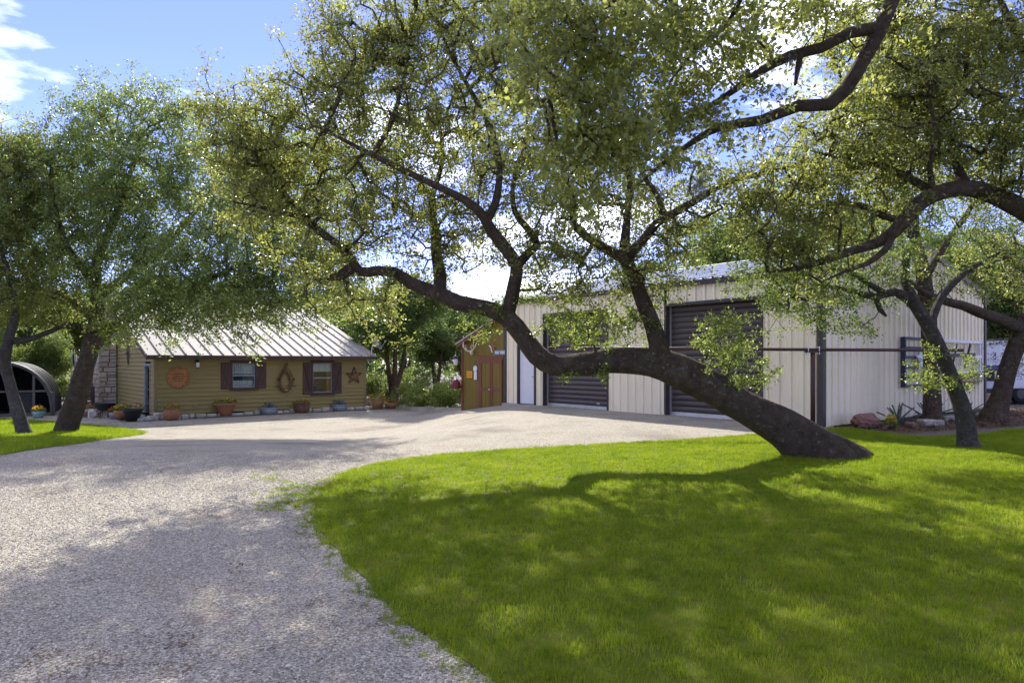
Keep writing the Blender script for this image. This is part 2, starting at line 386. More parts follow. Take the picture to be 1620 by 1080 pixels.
edge_px = [(790,1080),(716,1035),(642,985),(592,935),(546,885),(512,846),(497,815),(500,790),(516,768),(550,748),(605,733),(685,721),(785,713),(905,706),(1050,698),(1190,688),(1295,679),(1345,678),(1400,685),(1440,690),(1510,690),(1570,684),(1620,679)]
edge = [gp(*p) for p in edge_px]
lawn_c = [(3.2, -7), (1.6, -3), (.95, 0), (.45, 1.8)] + edge + [(14.5, 15.3), (17, 15.6), (20, 15.4)]
lawn_poly = [tuple(p) for p in catmull(lawn_c, .22)] + [(20, -7)]
lawn = sheet('lawn', lawn_poly, M['turf'], .010, .5, .03, 3); tag(lawn, kind='structure')
patch_px = [(-260,758),(-90,733),(0,720),(105,704),(180,693),(228,685.5),(196,678),(120,671),(60,666),(0,663),(-120,660),(-300,658)]
patch_poly = [tuple(p) for p in catmull([gp(*p) for p in patch_px], .3, True)]
patch = sheet('grass_verge', patch_poly, M['turf'], .010, .6, .03, 4); tag(patch, kind='structure')

# ------------------------------------------------------------------ metal barn
BW, BL, BE, BR = 10.5, 11.9, 3.66, 1.17      # width, length, eave, ridge rise
barn = empty('metal_barn', (BC.x, BC.y, 0), math.atan2(U_B.y, U_B.x), 'cream ribbed metal barn with two dark roll-up doors and a pitched steel roof', 'barn')
def rib_profile(a0, a1, pitch=.3048, h=.042, n0=0):
    "list of (position along wall, depth out) for a ribbed steel sheet"
    pts = [(a0, 0)]; k = math.floor(a0/pitch)
    while k*pitch < a1+pitch:
        c = k*pitch+.15
        for da, dh in ((-.036, 0), (-.022, h), (.022, h), (.036, 0), (.105, 0), (.115, .006), (.130, .006), (.140, 0), (.165, 0), (.175, .006), (.19, .006), (.2, 0)):
            if a0 < c+da < a1: pts.append((c+da, dh))
        k += 1
    pts.append((a1, 0)); return pts
def front_panel(y0, y1, z0, z1):      # wall on x=0 facing -x
    pr = rib_profile(y0, y1); b = MB(); n = len(pr)
    b.add([(-h, y, z0) for y, h in pr]+[(-h, y, z1) for y, h in pr], [(i+1, i, n+i, n+i+1) for i in range(n-1)])
    return b.build('wall_panel', M['barn'], barn)
def rake(x): return BE+BR*(1-abs(x-BW/2)/(BW/2))
def gable_panel(x0, x1, y, sgn):
    pr = rib_profile(x0, x1); b = MB(); n = len(pr)
    b.add([(x, y-sgn*h, 0) for x, h in pr]+[(x, y-sgn*h, rake(x)-.01) for x, h in pr], [(i, i+1, n+i+1, n+i) for i in range(n-1)])
    return b.build('wall_panel', M['barn'], barn)
DOORS = [(1.53, 4.47), (6.76, 9.72)]; WD = (10.19, 11.13)
def splits(a, b, w=.9144):
    out = []; k = math.floor(a/w)
    while k*w < b:
        lo, hi = max(a, k*w), min(b, (k+1)*w)
        if hi-lo > .12: out.append((lo, hi))
        elif out and hi-lo > .0: out[-1] = (out[-1][0], hi)
        k += 1
    return out
cuts = [(0, 1.53, 0), (1.53, 4.47, 3.05), (4.47, 6.76, 0), (6.76, 9.72, 3.05), (9.72, 10.19, 0), (10.19, 11.13, 2.06), (11.13, BL, 0)]
for a, b_, z0 in cuts:
    for lo, hi in splits(a, b_): front_panel(lo, hi, z0, BE)
for lo, hi in splits(0, BW): gable_panel(lo, hi, 0, 1); gable_panel(lo, hi, BL, -1)
b = MB()                                   # far long wall and inner shell keep the daylight out
b.box(BW-.05, BW, 0.02, BL-.02, 0, BE-.02); b.box(.34, .36, .02, BL-.02, 0, BE); b.box(.36, BW-.05, .02, BL-.02, .0, .02)
b.build('inner_shell', M['trim'], barn)
for (a, b_) in DOORS:
    dr = MB().box(.20, .215, a+.01, b_-.01, 0, 3.04).build('roll_up_door', M['slat'], barn)
    ns = 19; ph = (3.05-.10)/ns; me = None
    pro = [(0, 0), (.012, .10), (.030, .28), (.036, .5), (.030, .72), (.012, .90), (0, 1)]
    for k in range(ns):
        if me is None:
            s_ = MB(); n = len(pro)
            s_.add([(.198-d_, a_, f_*ph) for a_ in (a+.05, b_-.05) for d_, f_ in pro], [(i, i+1, n+i+1, n+i) for i in range(n-1)])
            me = s_.mesh('slat', M['slat'], True)
        link('slat', me, dr, loc=(0, 0, .10+k*ph))
    MB().box(.150, .198, a+.05, b_-.05, .0, .095).build('bottom_bar', M['galv'], dr)
    MB().box(.155, .18, a+.5, a+.62, .16, .20).build('pull_handle', M['galv'], dr)
    t = MB()                                # jambs, header, face trim
    t.box(-.042, .34, a-.045, a+.0, 0, 3.10); t.box(-.042, .34, b_+.0, b_+.045, 0, 3.10); t.box(-.044, .34, a-.045, b_+.045, 3.052, 3.13)
    t.build('door_trim', M['trim'], barn)
    MB().box(.12, .165, a+.0, a+.05, 0, 3.05).build('door_track', M['galv'], barn); MB().box(.12, .165, b_-.05, b_, 0, 3.05).build('door_track', M['galv'], barn)
wd = MB().box(.03, .075, WD[0]+.05, WD[1]-.05, .02, 2.03).build('walk_door', M['white'], barn, bevel=.004)
b = MB().tube([(.03, WD[0]+.13, .98), (-.03, WD[0]+.13, .98)], .012, 8); b.lathe([(.001, -.03), (.028, -.015), (.03, .01), (.001, .03)], 10, (-.045, WD[0]+.13, .98)); b.build('knob', M['galv'], wd, True)
t = MB(); t.box(-.046, .34, WD[0]-.035, WD[0]+.04, 0, 2.1); t.box(-.046, .34, WD[1]-.04, WD[1]+.035, 0, 2.1); t.box(-.048, .34, WD[0]-.035, WD[1]+.035, 2.032, 2.104)
t.build('door_trim', M['trim'], barn)
for (x, y) in ((0, 0), (0, BL), (BW, 0), (BW, BL)):
    sx, sy = (-1 if x == 0 else 1), (-1 if y == 0 else 1)
    t = MB(); e = .046
    t.box(min(x+sx*e, x-sx*.09), max(x+sx*e, x-sx*.09), min(y+sy*e, y+sy*.0), max(y+sy*e, y), 0, BE-.03)
    t.box(min(x+sx*e, x), max(x+sx*e, x), min(y+sy*.0, y-sy*.09), max(y, y-sy*.09), 0, BE-.03)
    t.build('corner_trim', M['trim'], barn)
th = math.atan2(BR, BW/2); ov = .09
def roof_panel(y0, y1, side):
    pr = rib_profile(y0, y1); b = MB(); n = len(pr)
    def pt(y, h, e):                       # e: 0 eave, 1 ridge
        x = -ov if e == 0 else BW/2; z = BE+.055+BR*(x/(BW/2))
        if side: x = BW-x
        return (x, y, z+h)
    b.add([pt(y, h, 0) for y, h in pr]+[pt(y, h, 1) for y, h in pr], [((i, i+1, n+i+1, n+i) if side else (i+1, i, n+i, n+i+1)) for i in range(n-1)])
    b.build('roof_panel', M['barn_roof'], barn)
for lo, hi in splits(-.09, BL+.09):
    roof_panel(lo, hi, 0); roof_panel(lo, hi, 1)
for s_ in (0, 1):
    t = MB(); x0 = -.085 if s_ == 0 else BW+.045
    t.box(x0, x0+.04, -.085, BL+.085, BE-.11, BE+.028); t.build('eave_trim', M['trim'], barn)
for y in (-.075, BL+.03):
    for s_ in (0, 1):
        xa = -.09 if s_ == 0 else BW+.09
        t = MB().bar((xa, y+.022, BE-.04-.0), (BW/2, y+.022, BE+BR-.02), .045, .15)
        t.build('rake_trim', M['trim'], barn)
t = MB(); t.add([(BW/2-.28, -.1, BE+BR+.04), (BW/2, -.1, BE+BR+.115), (BW/2+.28, -.1, BE+BR+.04), (BW/2-.28, BL+.1, BE+BR+.04), (BW/2, BL+.1, BE+BR+.115), (BW/2+.28, BL+.1, BE+BR+.04)], [(0, 1, 4, 3), (1, 2, 5, 4)])
t.build('ridge_cap', M['barn_roof'], barn)
t = MB().box(-.12, .4, -.05, BL+.05, -.3, -.004); t.build('slab_edge', M['mortar'], barn)

# ------------------------------------------------------------------ house
HL, HD, HE, HR = 9.25, 16.0, 2.50, 2.75
HZ = -.63
house = empty('wooden_house', (HC.x, HC.y, HZ), math.atan2(U_H.y, U_H.x), 'olive lap sided house with a pale standing seam roof and stone chimney', 'house')
WINS = [(2.99, 3.96, 1.02, 2.06), (6.58, 7.53, .70, 2.06)]
ch = .178; nb = int(HE/ch)+1
def board(a0, a1, z, wall, h=ch, cutl=None, cutr=None):
    t0, t1 = .044, .008                     # bottom edge proud of the top edge: lapped
    al, ar = (a0, a1) if cutl is None else (cutl, cutr)
    if wall == 'front':
        vs_ = [(a0, -t0, z), (a1, -t0, z), (a1, -t1, z+h), (a0, -t1, z+h), (a0, .02, z), (a1, .02, z), (a1, .02, z+h), (a0, .02, z+h)]
    else:                                   # left gable, x = 0, boards run along y
        vs_ = [(-t0, a1, z), (-t0, a0, z), (-t1, al, z+h), (-t1, ar, z+h), (.02, a1, z), (.02, a0, z), (.02, al, z+h), (.02, ar, z+h)]
    MB().add(vs_, [(0,1,2,3),(5,4,7,6),(0,4,5,1),(3,2,6,7),(1,5,6,2),(4,0,3,7)]).build('siding_board', M['siding'], house)
for k in range(nb):
    z = k*ch; h = min(ch, HE-z+.02)
    if h < .03: continue
    cut = sorted([(w[0], w[1]) for w in WINS if z+h > w[2]+.02 and z < w[3]-.02])
    a = .09
    for c0, c1 in cut: board(a, c0, z, 'front', h); a = c1
    board(a, HL-.09, z, 'front', h)
def gable_top(y): return HE+HR*(1-abs(y-HD/2)/(HD/2))
k = 0
while k*ch < HE+HR-.12:
    z = k*ch
    def ext(zz):
        if zz <= HE: return .0
        return (zz-HE)/HR*HD/2
    a0, a1, b0, b1 = ext(z), HD-ext(z), ext(z+ch), HD-ext(z+ch)
    if z < 2.0:                             # door opening
        board(.09, .68, z, 'gable'); board(1.73, a1, z, 'gable')
    else: board(max(.0 if z > HE else .09, a0), a1, z, 'gable', ch, max(.0 if z > HE else .09, b0), b1)
    k += 1
b = MB(); b.box(.5, HL-.1, .62, HD-.1, 0, HE); b.box(.5, .52, .1, .62, 0, HE); b.build('inner_shell', M['room'], house)
b = MB(); b.box(HL-.02, HL, .0, HD, 0, HE); b.add([(HL, 0, HE), (HL, HD, HE), (HL, HD/2, HE+HR)], [(0, 1, 2)]); b.box(0.0, HL-.02, HD-.02, HD, 0, HE); b.build('rear_wall', M['siding'], house)
for x, y in ((0, 0), (HL, 0)):
    sx = -1 if x == 0 else 1
    t = MB(); t.box(min(x, x-sx*.09), max(x, x-sx*.09), -.036, .0, 0, HE); t.box(min(x, x+sx*.036), max(x, x+sx*.036), -.036, .09, 0, HE)
    t.build('corner_board', M['siding_trim'], house)
def window(x0, x1, z0, z1, grid):
    w = MB(); w.box(x0-.07, x0, -.07, .10, z0-.07, z1+.0); w.box(x1, x1+.07, -.07, .10, z0-.07, z1); w.box(x0-.10, x1+.10, -.085, .10, z1, z1+.12); w.box(x0, x1, -.07, .10, z0-.07, z0)
    wo = w.build('window', M['brown'], house)
    MB().box(x0-.12, x1+.12, -.11, -.0, z0-.115, z0-.072).build('sill', M['brown'], wo)
    zm = (z0+z1)/2; f = .038
    s_ = MB(); s_.box(x0, x1, .0, .04, zm-.025, zm+.025); s_.box(x0, x0+f, .0, .04, z0, z1); s_.box(x1-f, x1, .0, .04, z0, z1); s_.box(x0, x1, .002, .042, z1-f, z1); s_.box(x0, x1, .002, .042, z0, z0+f)
    s_.build('sash', M['grey_tub'], wo)
    MB().box(x0+f, x1-f, .018, .022, zm+.025, z1-f).build('pane', M['glass'], wo)
    MB().box(x0+f, x1-f, .028, .032, z0+f, zm-.025).build('pane', M['glass'], wo)
    if grid:
        gz = z1-f-.34; b = MB()
        for i in (1, 2): xx = x0+f+(x1-x0-2*f)*i/3; b.box(xx-.009, xx+.009, .006, .016, gz, z1-f)
        b.box(x0+f, x1-f, .006, .016, gz-.009, gz+.009); b.build('muntin', M['grey_tub'], wo)
        MB().box(x0+.0, x1, .10, .115, gz-.02, z1).build('roller_blind', M['curtain'], wo)
        for a, c in ((x0, x0+.14), (x1-.20, x1)):
            cv = MB(); n = 10
            cv.add([(a+(c-a)*i/n, .17+.02*math.sin(i*2.2), zz) for zz in (z0, z1) for i in range(n+1)], [(i, i+1, n+2+i, n+1+i) for i in range(n)])
            cv.build('curtain', M['gold_curtain'], wo)
    else:
        cv = MB(); n = 40
        cv.add([(x0+(x1-x0)*i/n, .16+.016*math.sin(i*1.7)+.008*math.sin(i*.6), zz) for zz in (zm+.06, z1) for i in range(n+1)], [(i, i+1, n+2+i, n+1+i) for i in range(n)])
        cv.build('curtain', M['curtain'], wo)
        cv = MB(); n = 40
        cv.add([(x0+(x1-x0)*i/n, .18+.016*math.sin(i*1.4+1), zz) for zz in (z0, z0+.3) for i in range(n+1)], [(i, i+1, n+2+i, n+1+i) for i in range(n)])
        cv.build('curtain', M['curtain'], wo)
    for sgn, a0, a1 in ((-1, x0-.48, x0-.075), (1, x1+.075, x1+.47)):
        sh = empty('shutter'); sh.parent = house
        zz0, zz1 = z0-.06, z1+.03; n = 4; pw = (a1-a0)/n
        for i in range(n): MB().box(a0+i*pw+.004, a0+(i+1)*pw-.004, -.062, -.034, zz0, zz1).build('plank', M['shutter'], sh)
        for zc in (zz0+.08, zz1-.08): MB().box(a0+.01, a1-.01, -.085, -.0625, zc-.06, zc+.06).build('batten', M['shutter'], sh)
        aa, bb = (a0+.06, a1-.06) if sgn < 0 else (a1-.06, a0+.06)
        MB().bar((aa, -.0735, zz1-.15), (bb, -.0735, zz0+.15), .020, .075).build('brace', M['shutter'], sh)
window(*WINS[0], False); window(*WINS[1], True)
# gable door
d_ = MB().box(.02, .06, .75, 1.66, .05, 1.96).build('door', M['black'], house)
MB().box(.012, .019, .87, 1.54, .30, 1.85).build('pane', M['glass'], d_)
MB().tube([(.02, .83, 1.0), (-.05, .83, 1.0), (-.05, .93, 1.0)], .014, 6).build('handle', M['galv'], d_)
t = MB(); t.box(-.05, .10, .68, .75, 0, 2.0); t.box(-.05, .10, 1.66, 1.73, 0, 2.0); t.box(-.055, .10, .66, 1.75, 1.96, 2.06); t.build('door_frame', M['grey_tub'], house)
# roof
EV, GV = .48, .42
sl = HR/(HD/2)
def hz(y): return HE+.06+sl*min(y, HD-y)
x = -GV; pw = .485; k = 0
while x < HL+GV-.01:
    x1 = min(x+pw, HL+GV)
    for side in (0, 1):
        def q(xx, y, dz):
            yy = y if not side else HD-y
            return (xx, yy, HE+.06+sl*y+dz)
        b = MB(); cs = [(x+.002, .0), (x+.002, .060), (x+.032, .060), (x+.034, 0), (x1-.002, 0)]; n = len(cs)
        b.add([q(c, -EV, d2) for c, d2 in cs]+[q(c, HD/2, d2) for c, d2 in cs], [((i, i+1, n+i+1, n+i) if not side else (i+1, i, n+i, n+i+1)) for i in range(n-1)])
        lo_ = [q(c, -EV, -.035) for c in (x, x1)]+[q(c, HD/2, -.035) for c in (x, x1)]
        b.add(lo_, [(0, 2, 3, 1)])
        b.build('roof_panel', M['house_roof'], house)
    x = x1; k += 1
MB().add([(-GV-.02, HD/2-.2, HE+HR+.045), (-GV-.02, HD/2, HE+HR+.13), (-GV-.02, HD/2+.2, HE+HR+.045), (HL+GV+.02, HD/2-.2, HE+HR+.045), (HL+GV+.02, HD/2, HE+HR+.13), (HL+GV+.02, HD/2+.2, HE+HR+.045)], [(1, 0, 3, 4), (2, 1, 4, 5)]).build('ridge_cap', M['house_roof'], house)
MB().box(-GV+.03, HL+GV-.03, -EV+.02, -EV+.055, HE-.27, HE-.135).build('fascia', M['brown'], house)
MB().add([(-GV+.05, -EV+.05, HE-.24), (HL+GV-.05, -EV+.05, HE-.24), (HL+GV-.05, .0, HE-.24), (-GV+.05, 0, HE-.24)], [(0, 1, 2, 3)]).build('soffit', M['brown'], house)
for xx in (-GV+.02, HL+GV-.055):
    for s_ in (0, 1):
        ya = -EV if s_ == 0 else HD+EV
        MB().bar((xx+.017, ya, HE-.06-sl*EV-.0), (xx+.017, HD/2, HE+HR-.06), .034, .15).build('rake_board', M['brown'], house)
# chimney of separate stones
chim = empty('chimney'); chim.parent = house
cy0, cy1, cx = 7.76, 9.3, -.82
MB().box(cx+.05, -.035, cy0+.05, cy1-.05, -.25, 5.9).build('mortar_core', M['mortar'], chim)
rs = random.Random(5)
def stone_mesh(w, d, h, r, m, name='stone'):
    "a rough rounded block"
    b = bmesh.new(); bmesh.ops.create_cube(b, size=1)
    for v in b.verts: v.co = Vector((v.co.x*w*r.uniform(.88, 1.0), v.co.y*d*r.uniform(.9, 1.05), v.co.z*h*r.uniform(.86, 1.0)))
    bmesh.ops.bevel(b, geom=list(b.edges), offset=min(w, d, h)*.16, segments=1, affect='EDGES')
    me = bpy.data.meshes.new(name); b.to_mesh(me); b.free(); me.materials.append(m); return me
def stones_on(a0, a1, z0, z1, place):
    z = z0
    while z < z1-.06:
        h = min(rs.uniform(.16, .36), z1-z)
        if z1-z-h < .1: h = z1-z
        a = a0
        while a < a1-.04:
            w = rs.uniform(.18, .50)
            if a1-a-w < .14: w = a1-a
            if h > .26 and rs.random() < .35:
                f = rs.uniform(.4, .6)
                place(a, w, z, h*f); place(a, w, z+h*f, h*(1-f))
            else: place(a, w, z, h)
            a += w
        z += h
def near_face(a, w, z, h):                  # face towards the drive
    link('stone', stone_mesh(w-.018, .12, h-.018, rs, M['stone']), chim, loc=(a+w/2, cy0+.03+rs.uniform(-.012, .012), z+h/2))
def outer_face(a, w, z, h):
    link('stone', stone_mesh(.12, w-.018, h-.018, rs, M['stone']), chim, loc=(cx+.03+rs.uniform(-.012, .012), a+w/2, z+h/2))
stones_on(cx-.02, -.06, -.2, 3.35, near_face); stones_on(cx-.02, -.06, 3.55, 5.8, near_face)
stones_on(cy0+.09, cy1, -.2, 3.35, outer_face); stones_on(cy0+.09, cy1, 3.55, 5.8, outer_face)
b = MB(); b.add([(cx-.1, cy0-.1, 3.30), (-.03, cy0-.1, 3.30), (-.03, cy1+.1, 3.30), (cx-.1, cy1+.1, 3.30), (cx-.02, cy0-.01, 3.60), (-.03, cy0-.01, 3.60), (-.03, cy1, 3.60), (cx-.02, cy1, 3.60)], [(0,3,2,1),(4,5,6,7),(0,1,5,4),(1,2,6,5),(2,3,7,6),(3,0,4,7)])
b.build('shoulder_ledge', M['grey_tub'], chim)
MB().box(cx-.08, .05, cy0-.08, cy1+.08, 5.8, 5.92).build('cap', M['limestone'], chim)
MB().box(1.42, 1.62, -.048, -.028, .16, .36).build('vent_cover', M['siding_trim'], house)

# ------------------------------------------------------------------ shed beside the barn
sp = BC+V_B*11.98
shed = empty('board_shed', (sp.x, sp.y, -.62), math.atan2(U_B.y, U_B.x), 'small ochre board shed with redwood framed double doors beside the metal barn', 'shed')
SW = 2.62
def stop(y): return 3.78-.36*y
y = 0; bw = .22
while y < SW-.01:
    y1 = min(SW, y+bw)
    def plank(z0, z1a, z1b):
        MB().add([(-.02, y+.004, z0), (-.02, y1-.004, z0), (-.02, y1-.004, z1b), (-.02, y+.004, z1a), (.01, y, z0), (.01, y1, z0), (.01, y1, z1b), (.01, y, z1a)], [(1,0,3,2),(0,1,5,4),(2,3,7,6),(0,4,7,3),(1,2,6,5)]).build('board', M['shed'], shed)
    if y < 1.50 and y1 > .04: plank(2.26, stop(y), stop(y1))
    else: plank(0, stop(y), stop(y1))
    y = y1
b = MB(); b.box(.012, .05, 0, SW, 0, 2.8); b.add([(.012, 0, 2.8), (.012, SW, 2.8), (.012, SW, stop(SW)), (.012, 0, stop(0))], [(1, 0, 3, 2)]); b.box(.05, 3.0, SW-.05, SW, 0, stop(SW)); b.box(2.95, 3.0, 0, SW, 0, 2.7); b.build('wall', M['shed'], shed)
for (a0, a1) in ((.06, .745), (.765, 1.44)):
    dd = MB().box(-.03, .008, a0, a1, .02, 2.2).build('door', M['shed'], shed)
    for k in range(4):
        yy = a0+(a1-a0)*k/4; MB().box(-.038, -.0305, yy+.006, yy+(a1-a0)/4-.006, .03, 2.19).build('plank', M['shed'], dd)
    t = MB(); t.box(-.060, -.039, a0, a0+.085, .02, 2.2); t.box(-.060, -.039, a1-.085, a1, .02, 2.2)
    for z0, z1 in ((.02, .14), (1.02, 1.14), (2.08, 2.2)): t.box(-.058, -.039, a0+.085, a1-.085, z0, z1)
    t.build('rail_frame', M['redwood'], dd)
MB().lathe([(.001, -.03), (.03, -.02), (.035, .01), (.001, .03)], 10, (-.085, .80, 1.08)).build('knob', M['off_white'], shed, True)
t = MB(); t.box(-.055, .0, 1.445, 1.555, 0, 2.3); t.box(-.060, .0, -.02, 1.60, 2.205, 2.33); t.build('door_casing', M['redwood'], shed)
MB().box(-.05, .06, SW-.0, SW+.10, 0, stop(SW)-.02).build('corner_board', M['redwood'], shed)
MB().bar((-.14, -.06, stop(-.06)+.02), (-.14, SW+.32, stop(SW+.32)+.02), .04, .15).build('rake_board', M['redwood'], shed)
t = MB()
for (xx0, xx1) in ((-.18, 3.1),):
    t.add([(xx0, -.02, stop(0)+.09), (xx1, -.02, stop(0)+.09), (xx1, SW+.35, stop(SW+.35)+.09), (xx0, SW+.35, stop(SW+.35)+.09), (xx0, -.02, stop(0)+.12), (xx1, -.02, stop(0)+.12), (xx1, SW+.35, stop(SW+.35)+.12), (xx0, SW+.35, stop(SW+.35)+.12)], [(0,3,2,1),(4,5,6,7),(0,1,5,4),(1,2,6,5),(2,3,7,6),(3,0,4,7)])
t.build('roof', M['barn_roof'], shed)
# ------------------------------------------------------------------ things on and around the house
def at_house(name, s, z, label, cat, group=None, out=-.04):
    p = HC+U_H*s+V_H*out
    return empty(name, (p.x, p.y, HZ+z), math.atan2(U_H.y, U_H.x), label, cat, group)
def at_gable(name, t_, z, label, cat, out=-.04):
    p = HC+U_H*out+V_H*t_
    return empty(name, (p.x, p.y, HZ+z), math.atan2(U_H.y, U_H.x)-math.pi/2, label, cat)
RX = Matrix.Rotation(R(90), 4, 'X')        # lathe axis to -y
def lathe_y(prof, n=28):
    b = MB().lathe(prof, n); b.v = [tuple(RX @ Vector(p)) for p in b.v]; return b

o = at_house('round_sign', .86, 1.49, 'round varnished wood sign with burnt edge hung on the olive front wall', 'sign')
lathe_y([(.43, 0), (.44, .02), (.425, .045), (.40, .05), (.395, .035), (.001, .035)], 36).build('board', M['wood_sign'], o, False)
b = MB()
rr = random.Random(3)
for k in range(26):
    a = k/26*6.283; r0, r1 = .36, .405
    if rr.random() < .6: b.bar((math.cos(a)*.345, -.0515, math.sin(a)*.345), (math.cos(a+.12)*.37, -.0515, math.sin(a+.12)*.37), .006, .05)
b.build('burnt_edge', M['wood_dark'], o)['kind'] = 'stuff'
b = MB()
for zz, hw in ((.14, .16), (.05, .22), (-.04, .24), (-.13, .17)):
    x = -hw
    while x < hw:
        w = rr.uniform(.03, .07); b.box(x, x+w, -.044, -.034, zz-.025, zz+rr.uniform(.005, .03)); x += w+.02
b.build('carved_relief', M['wood_dark'], o)['kind'] = 'stuff'

o = at_house('wall_lantern', 1.56, 2.0, 'small dark coach lantern on the wall under the house eave', 'lantern')
MB().box(-.05, .05, -.03, 0, -.02, .20).build('back_plate', M['black'], o)
MB().tube([(0, -.02, .14), (0, -.10, .20), (0, -.15, .16)], .012, 6).build('arm', M['black'], o)
MB().lathe([(.09, .11), (.085, .13), (.03, .19), (.001, .21)], 6, (0, -.15, 0)).build('cap', M['black'], o)
MB().lathe([(.055, -.10), (.075, .10), (.001, .10)], 6, (0, -.15, 0)).build('glass_body', M['off_white'], o)
MB().lathe([(.001, -.15), (.05, -.13), (.065, -.10), (.001, -.10)], 6, (0, -.15, 0)).build('base_cup', M['black'], o)

# old horse collar decoration
o = at_house('horse_collar', 5.27, 1.36, 'dark leather horse collar with hames hung between the two windows', 'wall decoration')
n = 20; pts = []; rad = []
for k in range(n+1):
    a = math.pi/2+.22+(2*math.pi-.44)*k/n
    pts.append((math.cos(a)*.24*(1-.16*math.sin(a)), -.07, math.sin(a)*.42-.10)); rad.append(.050+.030*max(0, -math.sin(a)))
MB().tube(pts, rad, 10).build('collar', M['wood_dark'], o, True)
for sgn in (-1, 1):
    MB().tube([(sgn*.05, -.13, -.50), (sgn*.30, -.13, -.28), (sgn*.34, -.13, .02), (sgn*.22, -.12, .30), (sgn*.08, -.11, .48)], [.02, .026, .028, .024, .016], 8).build('hame', M['wood_dark'], o, True)
    MB().tube([(sgn*.30, -.13, -.33), (sgn*.42, -.12, -.35), (sgn*.46, -.10, -.32)], .014, 6).build('hook', M['iron'], o, True)
    MB().lathe([(.03, -.05), (.055, -.01), (.04, .05), (.001, .06)], 9, (sgn*.36, -.13, -.02)).build('brass_ball', M['iron'], o, True)
MB().tube([(-.07, -.10, .36), (-.02, -.11, .50), (.05, -.10, .62), (.09, -.09, .70)], [.07, .07, .05, .02], 8).build('top_strap', M['wood_dark'], o, True)
MB().lathe([(.001, -.07), (.11, -.03), (.12, .03), (.001, .05)], 10, (0, -.13, -.50)).build('buckle_pad', M['terra'], o, True)

def star_mesh(r, depth, m, name='star'):
    b = MB(); v = [(0, -depth, 0)]
    for k in range(10):
        a = math.pi/2+k*math.pi/5; q = r if k % 2 == 0 else r*.42
        v.append((math.cos(a)*q, 0, math.sin(a)*q))
    v.append((0, 0, 0)); f = [(0, 1+(k+1) % 10, 1+k) for k in range(10)]+[(11, 1+k, 1+(k+1) % 10) for k in range(10)]
    b.add(v, f); return b
o = at_house('twig_star', 8.62, 1.46, 'rustic brown five pointed star woven of twigs near the house corner', 'wall decoration')
for k in range(5):
    a0 = math.pi/2+k*4*math.pi/5; a1 = a0+4*math.pi/5
    for q in range(2):
        dx = rr.uniform(-.02, .02)
        MB().bar((math.cos(a0)*.40+dx, -.02-.02*q-.008*k, math.sin(a0)*.40), (math.cos(a1)*.40, -.02-.02*q-.008*k, math.sin(a1)*.40+dx), .02, .035).build('twig', M['iron'], o)
b = MB()
for k in range(26):
    a, q = rr.uniform(0, 6.28), rr.uniform(0, .2); c = Vector((math.cos(a)*q, -.09, math.sin(a)*q)); e = Vector((rr.uniform(-.08, .08), rr.uniform(-.03, .02), rr.uniform(-.08, .08)))
    b.bar(c-e, c+e, .012, .03)
b.build('dried_leaves', M['terra'], o)['kind'] = 'stuff'

o = at_gable('hanging_snowshoe', 5.0, 2.48, 'long woven snowshoe shaped ornament on the gable wall by the chimney', 'wall decoration')
pts = [(math.sin(a)*.20*(1+.35*math.cos(a)), -.03, math.cos(a)*.46) for a in [2*math.pi*k/24 for k in range(25)]]
MB().tube(pts, .022, 6).build('hoop', M['timber'], o)
for k in range(7): zz = -.33+.11*k; hw = .20*math.sqrt(max(0, 1-(zz/.46)**2))*(1+.35*zz/.46); MB().bar((-hw, -.03, zz), (hw, -.03, zz+.03), .012, .012).build('webbing', M['timber'], o)
MB().lathe([(.001, -.09), (.07, -.04), (.08, .04), (.001, .1)], 10, (0, -.06, .02)).build('centre_boss', M['timber'], o, True)

# satellite dish on the house eave corner
o = at_house('satellite_dish', 9.42, 2.12, 'grey satellite dish on a bent pole at the house eave', 'satellite dish', out=-.30)
MB().tube([(0, .26, .10), (0, .05, .10), (0, 0, .22), (.02, -.02, .62), (.06, -.05, .86)], .024, 8).build('pole', M['galv'], o, True)
dd = MB(); prof = [(r_, .12*(r_/.44)**2) for r_ in (0.001, .11, .22, .33, .44)]+[(.445, .11), (.33, .05), (.001, -.014)]
dd.lathe(prof, 24, sx=1, sy=1.12); Mx = Matrix.Translation((.12, -.10, .95)) @ Matrix.Rotation(R(-48), 4, 'Z') @ Matrix.Rotation(R(62), 4, 'Y')
dd.v = [tuple(Mx @ Vector(p)) for p in dd.v]; dd.build('reflector', M['galv'], o, True)
a_ = Mx @ Vector((.42, 0, .1)); c_ = Mx @ Vector((.2, 0, .55))
MB().tube([a_, c_], .012, 6).build('feed_arm', M['galv'], o); MB().bar(c_-Vector((.04, 0, .04)), c_+Vector((.04, 0, .03)), .05, .06).build('receiver', M['hoop'], o)
pts = [(-.08+math.cos(a)*.11, -.03, .02+math.sin(a)*.11) for a in [6.283*k/18 for k in range(19)]]
MB().tube(pts, .014, 6, False).build('cable_coil', M['off_white'], o, True)

